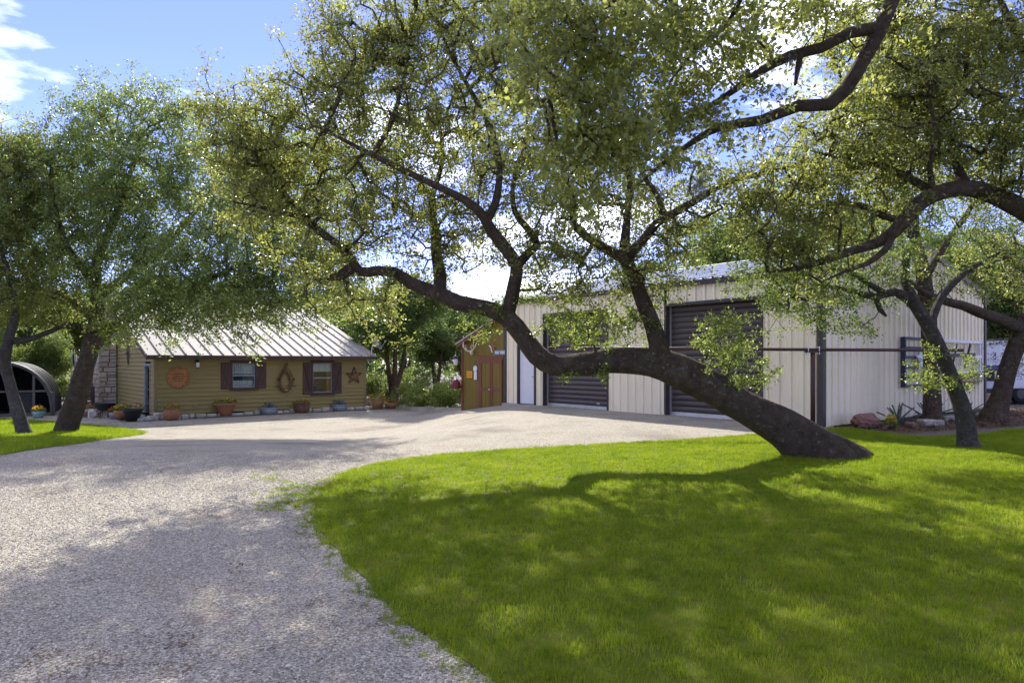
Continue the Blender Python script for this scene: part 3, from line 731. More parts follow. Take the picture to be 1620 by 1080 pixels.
# edging of limestone blocks and a dark timber sleeper course in front of the house
ed = at_house('stone_edging', 4.6, -.16, 'row of pale rough limestone blocks along the foot of the house', 'edging', out=-.22)
x = -4.7; rs = random.Random(11)
while x < 5.6:
    w = rs.uniform(.22, .55)
    link('stone', stone_mesh(w-.02, rs.uniform(.18, .26), rs.uniform(.16, .24), rs, M['limestone']), ed, loc=(x+w/2, rs.uniform(-.04, .03), .05+rs.uniform(-.02, .02)), rot=(0, 0, rs.uniform(-.12, .12)))
    x += w
ed2 = at_house('timber_edging', 4.9, -.17, 'dark weathered timber sleepers bordering the gravel below the pale stones', 'edging', out=-.62)
x = -3.2
while x < 5.4:
    w = min(2.2, 5.45-x)
    MB().box(x+.01, x+w-.02, -.09, .09, -.10, .05+rs.uniform(-.01, .015)).build('sleeper', M['timber'], ed2, bevel=.012); x += w
ob = at_house('corner_rock_heap', -.25, -.16, 'heap of rough pale rocks at the house door corner', 'rocks', out=-.35)
for k in range(11):
    link('rock', stone_mesh(rs.uniform(.2, .42), rs.uniform(.2, .35), rs.uniform(.14, .26), rs, M['limestone']), ob, loc=(rs.uniform(-.55, .5), rs.uniform(-.25, .3), rs.uniform(.0, .16)), rot=(rs.uniform(-.2, .2), rs.uniform(-.2, .2), rs.uniform(0, 3)))

# flower and pot builder
def leaf_quads(n, c, rxy, rz, size, r, up=.4):
    v = []; f = []
    for k in range(n):
        a, q = r.uniform(0, 6.283), math.sqrt(r.random())
        p = Vector((c[0]+math.cos(a)*q*rxy, c[1]+math.sin(a)*q*rxy, c[2]+rz*(1-q*q*.7)*r.uniform(.1, 1)))
        d = Vector((math.cos(a)*.7+r.uniform(-.6, .6), math.sin(a)*.7+r.uniform(-.6, .6), r.uniform(-.2, 1)*up+.2)).normalized()
        s_ = d.cross(Vector((r.uniform(-1, 1), r.uniform(-1, 1), r.uniform(-.3, 1)))).normalized(); L = size*r.uniform(.6, 1.2)
        i = len(v); v += [p, p+d*L*.5+s_*L*.28, p+d*L, p+d*L*.5-s_*L*.28]; f.append((i, i+1, i+2, i+3))
    return MB().add(v, f)
def pot(name, loc, label, prof, m, flowers=(), leaves=60, agave=0, rim=None, seed=1, cat='pot', hfol=.2, group=None, sx=1, sy=1, n=22, rot=0):
    r = random.Random(seed); o = empty(name, loc, rot, label, cat, group)
    top = max(z for _, z in prof); rt = [q for q, z in prof if z == top][0]
    MB().lathe(prof+[(rt*.88, top), (rt*.86, top-.04), (.001, top-.04)], n, sx=sx, sy=sy).build('vessel', m, o, True)
    MB().lathe([(rt*.86, top-.05), (rt*.6, top-.015), (.001, top-.005)], n, sx=sx, sy=sy).build('soil', M['soil'], o)
    if rim: MB().lathe([(rt*1.0, top-rim), (rt*1.08, top-rim), (rt*1.08, top+.012), (rt*.95, top+.012)], n, sx=sx, sy=sy).build('rim', m, o)
    if leaves: q = leaf_quads(leaves, (0, 0, top-.02), rt*1.05, hfol, .11, r); q.v = [(x*sx, y*sy, z) for x, y, z in q.v]; q.build('foliage', M['green'], o)['kind'] = 'stuff'
    for c in flowers:
        q = leaf_quads(46, (0, 0, top+hfol*.35), rt*.95, hfol*.9, .085, r, .8); q.v = [(x*sx, y*sy, z) for x, y, z in q.v]; q.build('blossoms', M['fl_'+c], o)['kind'] = 'stuff'
    for k in range(agave):
        a = k*2.4; tl = .25+.75*(k/agave); L = r.uniform(.3, .42)
        d = Vector((math.cos(a)*tl, math.sin(a)*tl, 1.15-tl*.75)).normalized()
        agave_leaf(o, Vector((math.cos(a)*.02, math.sin(a)*.02, top-.03)), d, L, .05)
    return o
def agave_leaf(o, p, d, L, w, m=None):
    s_ = d.cross(Vector((0, 0, 1))).normalized(); u = s_.cross(d); v = []; f = []
    for i, (t, ww) in enumerate(((0, .7), (.25, 1), (.6, .75), (.85, .35), (1, .02))):
        c = p+d*L*t+Vector((0, 0, -1))*(t*t*L*.12)
        v += [c-s_*w*ww+u*w*.35, c-u*w*.12, c+s_*w*ww+u*w*.35, c-u*w*.3]
    for i in range(4):
        for k in range(4): f.append((i*4+k, i*4+(k+1) % 4, i*4+4+(k+1) % 4, i*4+4+k))
    MB().add(v, f).build('leaf', m or M['agave'], o, True)
def hpt(s_, out, z=None):
    p = HC+U_H*s_+V_H*out; return (p.x, p.y, g(p.x, p.y)+.0 if z is None else z)
ROUND = [(.18, 0), (.28, .08), (.33, .20), (.31, .33), (.25, .40), (.27, .44)]
FLARE = [(.20, 0), (.24, .14), (.32, .34), (.36, .40)]
TUB = [(.27, 0), (.31, .12), (.33, .24)]
BAR = [(.27, 0), (.33, .14), (.345, .26), (.33, .40)]
pot('clay_pot', hpt(.42, -.85), 'squat round clay pot with orange and lime flowers by the house corner', ROUND, M['terra'], ('orange', 'lime'), 40, seed=2)
pot('flower_planter', hpt(2.62, -.35, -.80), 'wide flared terracotta planter under the window with the net curtain', [(.22, .0), (.26, .20), (.38, .48), (.44, .55)], M['terra'], ('lime', 'orange'), 60, seed=3, rim=.05)
pot('metal_tub', hpt(4.42, -.45, -.80), 'low grey metal tub of agave below the horse collar', [(.30, .0), (.36, .14), (.37, .30)], M['grey_tub'], (), 0, agave=15, seed=4, rim=.03)
pot('half_barrel', hpt(5.86, -.50, -.80), 'brown half barrel planter with flowers between the two windows', BAR, M['barrel'], ('orange', 'lime'), 70, seed=5, rim=.06)
pot('metal_tub', hpt(7.72, -.40, -.80), 'low grey metal tub of agave under the window with the blind', [(.30, .0), (.36, .14), (.37, .30)], M['grey_tub'], (), 0, agave=17, seed=6, rim=.03)
pot('square_planter', hpt(9.72, -.30, -.78), 'tan flared planter box with lime and orange flowers past the house corner', [(.33, 0), (.40, .20), (.52, .52)], M['tan'], ('orange', 'lime', 'lime'), 90, seed=7, rim=.05, n=4, sx=1.1, sy=.8, rot=R(39+45))
pot('stone_bowl', hpt(10.45, -.45, -.79), 'small brown bowl of flowers beside the tan planter box', [(.24, 0), (.33, .12), (.34, .26)], M['terra'], ('orange',), 40, seed=8)
def lp(px, py): x, y = gp(px, py); return (x, y, g(x, y))
pot('black_pot', lp(210, 666), 'large black tapered nursery pot beside the house door', [(.24, 0), (.33, .42), (.345, .46)], M['black'], ('rust',), 20, seed=9, rim=.04)
pot('clay_pot', lp(191, 663), 'brown clay pot with yellow flowers beside the black pot', [(.16, 0), (.26, .16), (.27, .3), (.24, .36)], M['terra'], ('gold', 'lime'), 60, seed=10)
pot('white_pot', lp(181, 662.5), 'small pale pot with orange flowers near the chimney', [(.14, 0), (.19, .20), (.2, .26)], M['grey_tub'], ('orange', 'rust'), 25, seed=12)
pot('metal_tub', lp(139, 658), 'wide grey tub of rust orange flowers behind the big oak trunk', [(.32, 0), (.42, .15), (.44, .27)], M['grey_tub'], ('rust', 'orange'), 50, seed=13)
pot('teal_pot', lp(61, 661), 'teal glazed pot of yellow flowers in front of the hoop house', [(.15, 0), (.20, .16), (.22, .26)], M['teal'], ('gold', 'gold'), 50, seed=14, rim=.05)
# black fire kettle on legs by the chimney
kx, ky, kz = lp(166, 661)
o = empty('fire_kettle', (kx, ky, kz), 0, 'black iron kettle barbecue standing before the stone chimney', 'barbecue')
MB().lathe([(.001, .30), (.22, .32), (.36, .42), (.42, .60), (.43, .62), (.40, .60), (.001, .40)], 24).build('bowl', M['black'], o, True)
for k in range(3):
    a = k*2.094+.4; MB().tube([(math.cos(a)*.2, math.sin(a)*.2, .36), (math.cos(a)*.3, math.sin(a)*.3, 0)], .016, 6).build('leg', M['black'], o)
MB().tube([(.42, 0, .58), (.62, -.05, .50), (.85, -.1, .42)], .018, 6).build('handle', M['timber'], o)
rx_, ry_, rz_ = lp(155, 660)
o = empty('garden_rocks', (rx_, ry_, rz_), 0, 'group of pale and reddish garden rocks by the chimney foot', 'rocks')
for k in range(7): link('rock', stone_mesh(rs.uniform(.22, .42), rs.uniform(.2, .36), rs.uniform(.2, .42), rs, M['red_rock'] if k % 3 == 0 else M['limestone']), o, loc=(rs.uniform(-.6, .45), rs.uniform(-.2, .3), .1+rs.uniform(0, .12)), rot=(0, 0, rs.uniform(0, 3)))
# slatted black chair
cxx, cyy, czz = lp(137, 654)
cxx *= (cyy+1.5)/cyy
o = empty('slatted_chair', (cxx, cyy+1.5, g(cxx, cyy+1.5)), R(25), 'black slatted garden chair behind the big oak trunk', 'chair')
for sx_ in (-.27, .27):
    for sy_ in (-.25, .25): MB().box(sx_-.025, sx_+.025, sy_-.025, sy_+.025, 0, .62 if sy_ < 0 else 1.15).build('leg', M['black'], o)
    MB().box(sx_-.045, sx_+.045, -.32, .27, .622, .66).build('armrest', M['black'], o)
for k in range(5): MB().box(-.24, .24, -.27+k*.105, -.19+k*.105, .40, .43).build('seat_slat', M['black'], o)
for k in range(6): MB().box(-.242, .242, .235, .262, .52+k*.105, .59+k*.105).build('back_slat', M['black'], o)

# hoop house
hx, hy = gp(30, 660); hzz = g(hx, hy); hh = empty('hoop_house', (hx-.85, hy, hzz), R(30), 'dark arched hoop house with shade cloth and a timber framed door', 'greenhouse')
HWd, HHt, HDp = 1.85, 2.25, 5.0
def arch(k, n=24): a = math.pi*k/n; return (HWd*math.cos(a)*(1 if abs(math.cos(a)) < .9 else 1), HHt*math.sin(a)**.8)
for j in range(6):
    y = j*HDp/5
    MB().tube([(arch(k)[0], y, arch(k)[1]) for k in range(25)], .05 if j else .075, 7, False).build('hoop', M['hoop'], hh, True)
b = MB(); n = 24
b.add([(arch(k)[0]*.985, y, arch(k)[1]*.985) for y in (.05, HDp) for k in range(n+1)], [(k, k+1, n+2+k, n+1+k) for k in range(n)]); b.build('shade_cloth', M['mesh'], hh, True)
MB().add([(arch(k)[0]*.98, HDp-.02, arch(k)[1]*.98) for k in range(n+1)], [tuple(range(n+1))]).build('rear_screen', M['mesh'], hh)
for xx in (-1.15, -.42, .42, 1.2):
    zt = HHt*math.sin(math.acos(xx/HWd))**.8; MB().box(xx-.045, xx+.045, -.02, .06, 0, zt-.03).build('post', M['timber'], hh)
MB().box(-1.68, 1.68, -.03, .0, 1.02, 1.10).build('cross_rail', M['timber'], hh); MB().box(-1.8, 1.8, -.025, .05, .0, .14).build('sill_board', M['timber'], hh)
for xa, xb in ((-1.1, -.47), (.47, 1.15)): MB().box(xa, xb, .055, .065, .15, 1.0).build('screen_panel', M['mesh'], hh)
MB().box(1.77, 1.95, -.06, .12, 0, 1.0).build('end_post', M['hoop'], hh)
MB().box(1.98, 2.6, .3, .38, -.02, .16).build('kerb_block', M['limestone'], hh)

# flagpole with a limp flag
fx, fy = -.645*39, 39
o = empty('flagpole', (fx, fy, g(fx, fy)), 0, 'thin white flagpole with a limp red white and blue flag', 'flagpole')
MB().tube([(0, 0, 0), (0, 0, 3.05)], .03, 8).build('pole', M['off_white'], o)
MB().lathe([(.001, 2.98), (.06, 3.04), (.06, 3.1), (.001, 3.16)], 10).build('finial', M['terra'], o, True)
def fold(z0, z1, x0, x1, m, nm):
    n = 10; b = MB()
    b.add([(x0+(x1-x0)*i/n+.05*(1-zz), .05*math.sin(i*1.7), z0+(z1-z0)*zz) for zz in (0, 1) for i in range(n+1)], [(i, i+1, n+2+i, n+1+i) for i in range(n)]); b.build(nm, m, o, True)
fold(2.05, 2.75, .03, .14, M['navy'], 'blue_field'); fold(1.75, 2.70, .10, .30, M['off_white'], 'white_stripe'); fold(1.45, 1.80, .07, .30, M['red'], 'red_stripe')
# rustic rail fence far left
o = empty('rail_fence', (-23.4, 36.5, g(-23, 36)), R(6), 'short dark timber rail fence under the flagpole', 'fence')
for k in range(5): MB().box(k*.9-.06, k*.9+.06, -.06, .06, 0, 1.15).build('post', M['timber'], o)
for zz in (.45, .95): MB().bar((-.1, 0.09, zz), (3.75, .09, zz+.05), .05, .11).build('rail', M['timber'], o)

# ------------------------------------------------------------------ things on the shed
def at_shed(name, y, z, label, cat, out=-.045, group=None):
    p = sp+U_B*out+V_B*y; return empty(name, (p.x, p.y, -.62+z), math.atan2(U_B.y, U_B.x)-math.pi/2, label, cat, group)
o = at_shed('deer_antlers', 1.92, 2.50, 'bleached deer antlers mounted on the shed left of the doors', 'antlers')
for sgn in (-1, 1):
    MB().tube([(sgn*.04, -.06, 0), (sgn*.22, -.16, .06), (sgn*.42, -.18, .22), (sgn*.50, -.12, .45)], [.035, .034, .026, .008], 7).build('main_beam', M['bone'], o, True)
    for a_, b2 in (((.18, -.15, .05), (.20, -.20, .30)), ((.33, -.18, .13), (.34, -.2, .38))):
        MB().tube([(sgn*a_[0], a_[1], a_[2]), (sgn*(b2[0]-.03), b2[1]-.02, (a_[2]+b2[2])/2), (sgn*b2[0], b2[1], b2[2])], [.025, .018, .005], 6).build('tine', M['bone'], o, True)
MB().lathe([(.001, -.10), (.06, -.08), (.09, 0), (.06, .08), (.001, .1)], 10, (0, -.06, -.02)).build('skull_plate', M['bone'], o, True)
o = at_shed('metal_star', .62, 2.66, 'small red and white metal star above the shed doors', 'wall decoration')
star_mesh(.22, .07, M['terra']).build('star', M['terra'], o)
MB().tube([(-.12, -.08, .06), (0, -.10, 0), (.08, -.09, -.20)], .022, 6).build('ribbon', M['off_white'], o)
for k in range(2):
    o = at_shed('number_plate', .30-.33*k+.05, 2.46, 'pale blue number plate fixed over the shed doors', 'plate', group='number plates on the shed')
    MB().box(-.15, .15, -.012, 0, -.08, .08).build('plate', M['blue_plate'], o)
    b = MB()
    for q in range(5): b.box(-.12+q*.05, -.09+q*.05, -.016, -.0125, -.035, .035)
    b.build('raised_marks', M['off_white'], o)['kind'] = 'stuff'
o = at_shed('warning_sign', 2.15, 1.62, 'small yellow warning sign with orange marks on the shed', 'sign')
MB().box(-.19, .19, -.012, 0, -.13, .13).build('plate', M['yellow'], o)
b = MB()
for zz in (.07, .0, -.07):
    x = -.15
    while x < .14: w = rr.uniform(.03, .06); b.box(x, min(.155, x+w), -.0155, -.0125, zz-.02, zz+.022); x += w+.018
b.build('printed_marks', M['fl_orange'], o)['kind'] = 'stuff'
o = at_shed('thermometer', 1.74, 1.72, 'white round headed thermometer plaque beside the shed doors', 'thermometer')
MB().box(-.10, .10, -.02, 0, -.30, .02).build('plaque', M['off_white'], o, bevel=.01)
lathe_y([(.12, 0), (.12, .03), (.10, .036), (.001, .036)], 20).build('dial', M['off_white'], o, loc=(0, 0, .13))
MB().tube([(0, -.035, .30), (.0, -.03, .36), (.04, -.03, .40)], .014, 6).build('hanger', M['green'], o)
o = at_shed('dinner_bell', 2.82, 1.28, 'dark red bell shaped box hung on the shed corner', 'bell', out=-.1)
MB().lathe([(.20, -.22), (.22, -.16), (.17, .02), (.12, .12), (.001, .16)], 14, (0, -.14, 0)).build('bell', M['maroon'], o, True)
MB().tube([(0, -.14, .14), (0, -.10, .24), (0, .02, .24)], .02, 6).build('bracket', M['off_white'], o)
o = at_shed('hanging_lantern', 2.98, 2.20, 'white caged lantern hanging from the shed eave', 'lantern', out=-.15)
MB().lathe([(.08, -.18), (.10, 0), (.07, .05), (.001, .05)], 8).build('glass_body', M['off_white'], o)
MB().lathe([(.13, .05), (.12, .09), (.04, .17), (.001, .19)], 8).build('cap', M['black'], o)
MB().lathe([(.001, -.23), (.07, -.21), (.09, -.18), (.001, -.18)], 8).build('base_cup', M['off_white'], o)
MB().tube([(0, 0, .18), (0, 0, .34)], .008, 5).build('chain', M['galv'], o)

# ------------------------------------------------------------------ pipe boom in front of the barn
o = empty('pipe_boom', (6.62, 15.02, 0), 0, 'rust brown steel pipe rail on a single post in front of the barn', 'pipe rail')
MB().tube([(0, 0, -.05), (0, 0, 1.72)], .052, 12).build('post', M['rust_pipe'], o, True)
MB().tube([(-5.1, -.02, 1.80), (0, 0, 1.765), (3.4, .15, 1.755)], .036, 12).build('rail', M['rust_pipe'], o, True)
MB().box(-.16, .16, -.06, .06, 1.70, 1.735).build('saddle_plate', M['hoop'], o)
for sx_ in (-.12, .12): MB().tube([(sx_, -.05, 1.66), (sx_, -.05, 1.83), (sx_, .05, 1.83), (sx_, .05, 1.66)], .012, 6).build('u_bolt', M['galv'], o)

# slatted flag panel on the barn's gable wall
def at_bgable(name, x, z, label, cat, out=-.05):
    p = BC+U_B*x+V_B*out; return empty(name, (p.x, p.y, z), math.atan2(U_B.y, U_B.x), label, cat)
o = at_bgable('slatted_flag_frame', 4.05, .82, 'slatted metal flag frame with navy and white bars on the barn gable', 'wall art')
FH = 1.34
for k in range(6): zc = .03+k*(FH-.06)/5; MB().box(.05, 1.95, -.10, -.03, zc-.035, zc+.035).build('navy_slat', M['navy'], o)
for xx in (0, 1.95): MB().box(xx, xx+.07, -.12, -.0, 0, FH).build('upright', M['navy'], o)
for k in range(3): zc = FH-.05-k*.46; MB().box(2.05, 5.75, -.10, -.03, zc-.045, zc+.045).build('white_slat', M['off_white'], o)
for k in range(2): zc = .05+k*.22; MB().box(2.05, 5.75, -.10, -.03, zc-.035, zc+.035).build('red_slat', M['maroon'], o)
for xx in (5.55, 5.76): MB().box(xx, xx+.05, -.11, -.02, 0, FH).build('upright', M['off_white'], o)
so = star_mesh(.42, .10, M['off_white']).build('star', M['off_white'], o, loc=(1.05, -.13, .72))
MB().bar((3.0, -.13, .86), (5.0, -.13, .90), .05, .10).build('silhouette_body', M['black'], o)
MB().bar((4.2, -.13, .50), (4.65, -.13, 1.22), .04, .07).build('silhouette_wing', M['black'], o)
MB().bar((3.1, -.12, .25), (3.6, -.12, 1.20), .03, .05).build('silhouette_stay', M['black'], o)

# bed at the foot of the gable wall: red rock, grey rocks, agaves
p_ = BC+U_B*.95+V_B*(-.55)
o = empty('red_rock', (p_.x, p_.y, 0), R(38), 'grooved reddish log shaped rock at the barn corner', 'rock')
b = bmesh.new(); bmesh.ops.create_icosphere(b, subdivisions=4, radius=1)
for v in b.verts:
    q = v.co.copy(); w = 1+.035*math.sin(q.z*13+q.x*2.5+3*math.sin(q.y*3))+.14*math.sin(q.x*4+1)*math.cos(q.y*5+q.z*2)+.06*math.sin(q.x*11+q.z*7)*math.sin(q.y*9); v.co = Vector((q.x*.46*w, q.y*.22*w, .12+q.z*.19*w))
me = bpy.data.meshes.new('boulder'); b.to_mesh(me); b.free(); me.materials.append(M['red_rock']); link('boulder', me, o)
pot('wildflower', (p_.x+.42, p_.y-.30, -.02), 'small cream flowering plant in front of the red rock', [(.05, 0), (.09, .05)], M['soil'], ('gold', 'lime'), 30, seed=21, cat='plant', hfol=.22)
for i, (xx, yy, nl, L, lb) in enumerate(((2.2, -.75, 13, .62, 'blue green agave with long spiky leaves between the red rock and the flag frame'), (3.9, -.8, 14, .75, 'tall spiky agave below the navy half of the flag frame'), (6.9, -.7, 9, .5, 'low drooping agave below the white half of the flag frame'))):
    p_ = BC+U_B*xx+V_B*yy; o = empty('agave', (p_.x, p_.y, 0), 0, lb, 'plant')
    r = random.Random(30+i)
    for k in range(nl):
        a = k*2.4; tl = .2+.8*k/nl; agave_leaf(o, Vector((0, 0, .02)), Vector((math.cos(a)*tl, math.sin(a)*tl, 1.2-tl*.9)).normalized(), L*r.uniform(.7, 1.15), .045)
p_ = BC+U_B*4.6+V_B*(-.9); o = empty('bent_stalk', (p_.x, p_.y, 0), 0, 'dry pale bent stalk leaning over the agaves', 'plant')
MB().tube([(-.35, 0, 0), (-.1, 0, .35), (.35, 0, .75), (.9, .05, 1.0)], [.02, .016, .012, .006], 6).build('stalk', M['bone'], o, True)
rs = random.Random(77)
for k in range(15):
    p_ = BC+U_B*(1.7+k*.42+rs.uniform(-.15, .15))+V_B*(-1.15+rs.uniform(-.25, .25)); s_ = rs.uniform(.12, .28)
    o = link('border_rock', stone_mesh(s_*1.4, s_, s_*.7, rs, M['rock'] if k % 4 else M['red_rock']), None, loc=(p_.x, p_.y, .03), rot=(0, 0, rs.uniform(0, 3)))
    tag(o, 'rough reddish rock bordering the bed under the barn gable' if k % 4 == 0 else 'rough grey rock bordering the bed under the barn gable', 'rock', 'reddish border rocks' if k % 4 == 0 else 'grey border rocks')

# white travel trailer past the barn
o = empty('travel_trailer', (16.2, 24.4, 0), R(6), 'white box trailer parked past the barn end with a dark underframe', 'trailer')
TL, TW, T0, T1 = 7.5, 2.3, .52, 2.28
MB().box(0, TL, 0, TW, T0, T1).build('body', M['trailer'], o, bevel=.06)
k = 0
while k < 6: MB().box(k*1.25+.05, k*1.25+1.19, -.006, -.001, T0+.12, T1-.10).build('side_panel', M['trailer'], o); k += 1
MB().box(-.02, TL+.02, -.03, TW+.03, T1-.01, T1+.04).build('roof_edge', M['navy'], o)
w_ = MB().box(.62, 1.12, -.02, -.007, .80, 1.18).build('window', M['black'], o); MB().box(.57, .62, -.03, -.007, .76, 1.22).build('frame', M['off_white'], w_); MB().box(1.12, 1.17, -.03, -.007, .76, 1.22).build('frame', M['off_white'], w_)
MB().add([(.35, -.01, 1.38), (1.45, -.01, 1.38), (1.45, -.42, 1.24), (.35, -.42, 1.24), (.35, -.01, 1.33), (1.45, -.01, 1.33), (1.45, -.42, 1.19), (.35, -.42, 1.19)], [(0,1,2,3),(7,6,5,4),(3,2,6,7),(0,3,7,4),(2,1,5,6)]).build('awning', M['navy'], o)
MB().box(.05, TL-.05, .06, TW-.06, .36, T0).build('underframe', M['black'], o)
for xx in (2.2, 3.05):
    w_ = MB(); w_.lathe([(.001, -.1), (.30, -.1), (.33, -.06), (.33, .06), (.30, .1), (.001, .1)], 24); w_.v = [tuple(RX @ Vector(p)) for p in w_.v]
    wo = w_.build('wheel', M['tyre'], o, True, loc=(xx, .12, .33)); h_ = MB(); h_.lathe([(.18, .1), (.17, .115), (.001, .12)], 16); h_.v = [tuple(RX @ Vector(p)) for p in h_.v]; h_.build('hub', M['hoop'], wo)
MB().lathe([(.22, 0), (.21, .10), (.12, .19), (.001, .21)], 14, (.55, .7, T1+.04)).build('roof_vent', M['off_white'], o, True)
o = empty('trailer_dish', (19.2-1.95, 23.9, 1.52), 0, 'thin grey antenna arm fixed on the white trailer side', 'antenna')
MB().bar((-.22, 0, -.22), (.22, -.05, .22), .03, .10).build('arm', M['hoop'], o)
# ------------------------------------------------------------------ trees
def spline(pts, rad, step):
    a = [np.array([*p, r]) for p, r in zip(pts, rad)]
    n = len(a); out = []
    for i in range(n-1):
        p0, p1, p2, p3 = a[max(i-1, 0)], a[i], a[i+1], a[min(i+2, n-1)]
        k = max(1, int(np.linalg.norm((p2-p1)[:3])/step))
        for j in range(k):
            t = j/k; out.append(.5*((2*p1)+(-p0+p2)*t+(2*p0-5*p1+4*p2-p3)*t*t+(-p0+3*p1-3*p2+p3)*t**3))
    out.append(a[-1]); return np.array(out)
def tube_np(pts, rad, n, rough=0., seed=0):
    N = len(pts); t = np.gradient(pts, axis=0); t /= np.linalg.norm(t, axis=1, keepdims=True)+1e-9
    x = np.array([.3, .8, .52]); X = np.zeros((N, 3))
    for i in range(N):
        x = x-t[i]*x.dot(t[i]); x /= np.linalg.norm(x)+1e-9; X[i] = x
    Y = np.cross(t, X); a = np.arange(n)*2*np.pi/n
    rr_ = np.repeat(rad[:, None], n, 1)
    if rough:
        s = np.arange(N)[:, None]*.33
        rr_ = rr_*(1+rough*(np.sin(a*2+s*.9+seed)+.7*np.sin(a*3-s*1.3+seed*2)+.6*np.sin(s*2.1+a+seed*3)+.5*np.sin(a*5+s*2.7)))
    v = pts[:, None, :]+(X[:, None, :]*np.cos(a)[None, :, None]+Y[:, None, :]*np.sin(a)[None, :, None])*rr_[:, :, None]
    i, k = np.meshgrid(np.arange(N-1), np.arange(n), indexing='ij')
    f = np.stack([i*n+k, i*n+(k+1) % n, (i+1)*n+(k+1) % n, (i+1)*n+k], -1).reshape(-1, 4)
    return v.reshape(-1, 3), f
def leaf_arrays(C, T, per, rng, spread, size, up=.35, droop=0., asp=.23):
    "C cluster centres, T outward directions; per leaves each, on short sprigs"
    n = len(C); sprigs = 5; per_s = max(1, per//sprigs)
    d = rng.normal(size=(n, sprigs, 3))+T[:, None, :]*.7; d[..., 2] = d[..., 2]*.6+up-droop; d /= np.linalg.norm(d, axis=2, keepdims=True)+1e-9
    L = spread*rng.uniform(.5, 1.25, size=(n, sprigs, 1, 1))
    t = rng.uniform(.08, 1, size=(n, sprigs, per_s, 1))
    p = C[:, None, None, :]+d[:, :, None, :]*L*t+rng.normal(size=(n, sprigs, per_s, 3))*spread*.16
    p[..., 2] -= droop*(t[..., 0]**2)*L[..., 0]*.8
    a = d[:, :, None, :]*.6+rng.normal(size=p.shape)*.75; a /= np.linalg.norm(a, axis=-1, keepdims=True)+1e-9
    nrm = rng.normal(size=p.shape); nrm[..., 2] += .8
    s = np.cross(a, nrm); s /= np.linalg.norm(s, axis=-1, keepdims=True)+1e-9
    u = np.cross(s, a)
    l = size*rng.uniform(.65, 1.3, size=p.shape[:-1]+(1,)); w = l*asp*rng.uniform(.8, 1.25, size=l.shape)
    v = np.stack([p, p+a*l*.48+s*w+u*w*.35, p+a*l, p+a*l*.48-s*w+u*w*.35], axis=-2).reshape(-1, 3)
    k = len(v)//4; return v, np.arange(k*4).reshape(k, 4)
def blob_points(blobs, n, rng, jit=.016):
    w = np.array([b[6] for b in blobs], float); w /= w.sum(); out = []
    for b, q in zip(blobs, w):
        k = max(1, int(n*q)); c = np.array(P(b[0], b[1], b[2])); s = b[2]/1080
        r = rng.normal(size=(k, 3)); r /= np.linalg.norm(r, axis=1, keepdims=True); r *= rng.uniform(.05, 1, size=(k, 1))**.42
        r *= (1+.22*np.sin(r[:, :1]*7+c[0])*np.sin(r[:, 2:]*6+c[2]))
        out.append(c+r*np.array([b[3]*s, b[5], b[4]*s])*1.04+rng.normal(size=r.shape)*jit*b[2])
    return np.concatenate(out)
def grow(limbs, att, rng, tipr=.0035, step=.22, bend=.18, ex=.47, maxlen=3.2):
    "connect cluster centres to the limbs by curved, tapering branches; returns tubes and directions"
    pos = []; sk = []
    for L in limbs:
        pos.append(L[1:, :3]); sk.append(L)
    pos = np.concatenate(pos); nfix = len(pos); cap = len(pos)+len(att)*16+10
    A = np.zeros((cap, 3)); A[:nfix] = pos; par = np.full(cap, -1); N = nfix
    d0 = np.min(np.linalg.norm(att[:, None, :]-pos[None, ::2, :], axis=2), axis=1)
    order = np.argsort(d0+rng.uniform(0, .35, len(att))); paths = []; T = np.zeros_like(att)
    for q in order:
        a = att[q]; dv = A[:N]-a; dd = np.einsum('ij,ij->i', dv, dv); dd[:nfix] *= .8
        j = int(np.argmin(dd)); dist = math.sqrt(max(1e-6, ((A[j]-a)**2).sum())); k = min(14, max(2, int(dist/step)+1))
        side = rng.normal(size=3)*dist*bend; side[2] += dist*.10
        t = np.linspace(0, 1, k+1)[1:, None]
        pts = A[j]*(1-t)**2+2*t*(1-t)*((A[j]+a)/2+side)+a*t*t+rng.normal(size=(k, 3))*dist*.018*(1-t)
        A[N:N+k] = pts; par[N] = j; par[N+1:N+k] = np.arange(N, N+k-1); paths.append((j, N, N+k)); N += k
        dr = pts[-1]-pts[-2]; T[q] = dr/(np.linalg.norm(dr)+1e-9)
    tips = np.zeros(N)
    for j, a, b in paths: tips[b-1] += 1
    for i in range(N-1, nfix-1, -1):
        if par[i] >= 0: tips[par[i]] += tips[i]
    rad = tipr*np.maximum(tips, .6)**ex
    tubes = [(np.vstack([A[j], A[a:b]]), np.concatenate([[rad[a]*1.08], rad[a:b]])) for j, a, b in paths]
    return tubes, T
def limb(px, default_d=None, ws=1.):
    "list of (x, y, d, width) survey points"
    pts = [P(x, y, d) for x, y, d, w in px]; rad = [w/2*d/1080*ws for x, y, d, w in px]
    return spline([tuple(p) for p in pts], rad, .14)
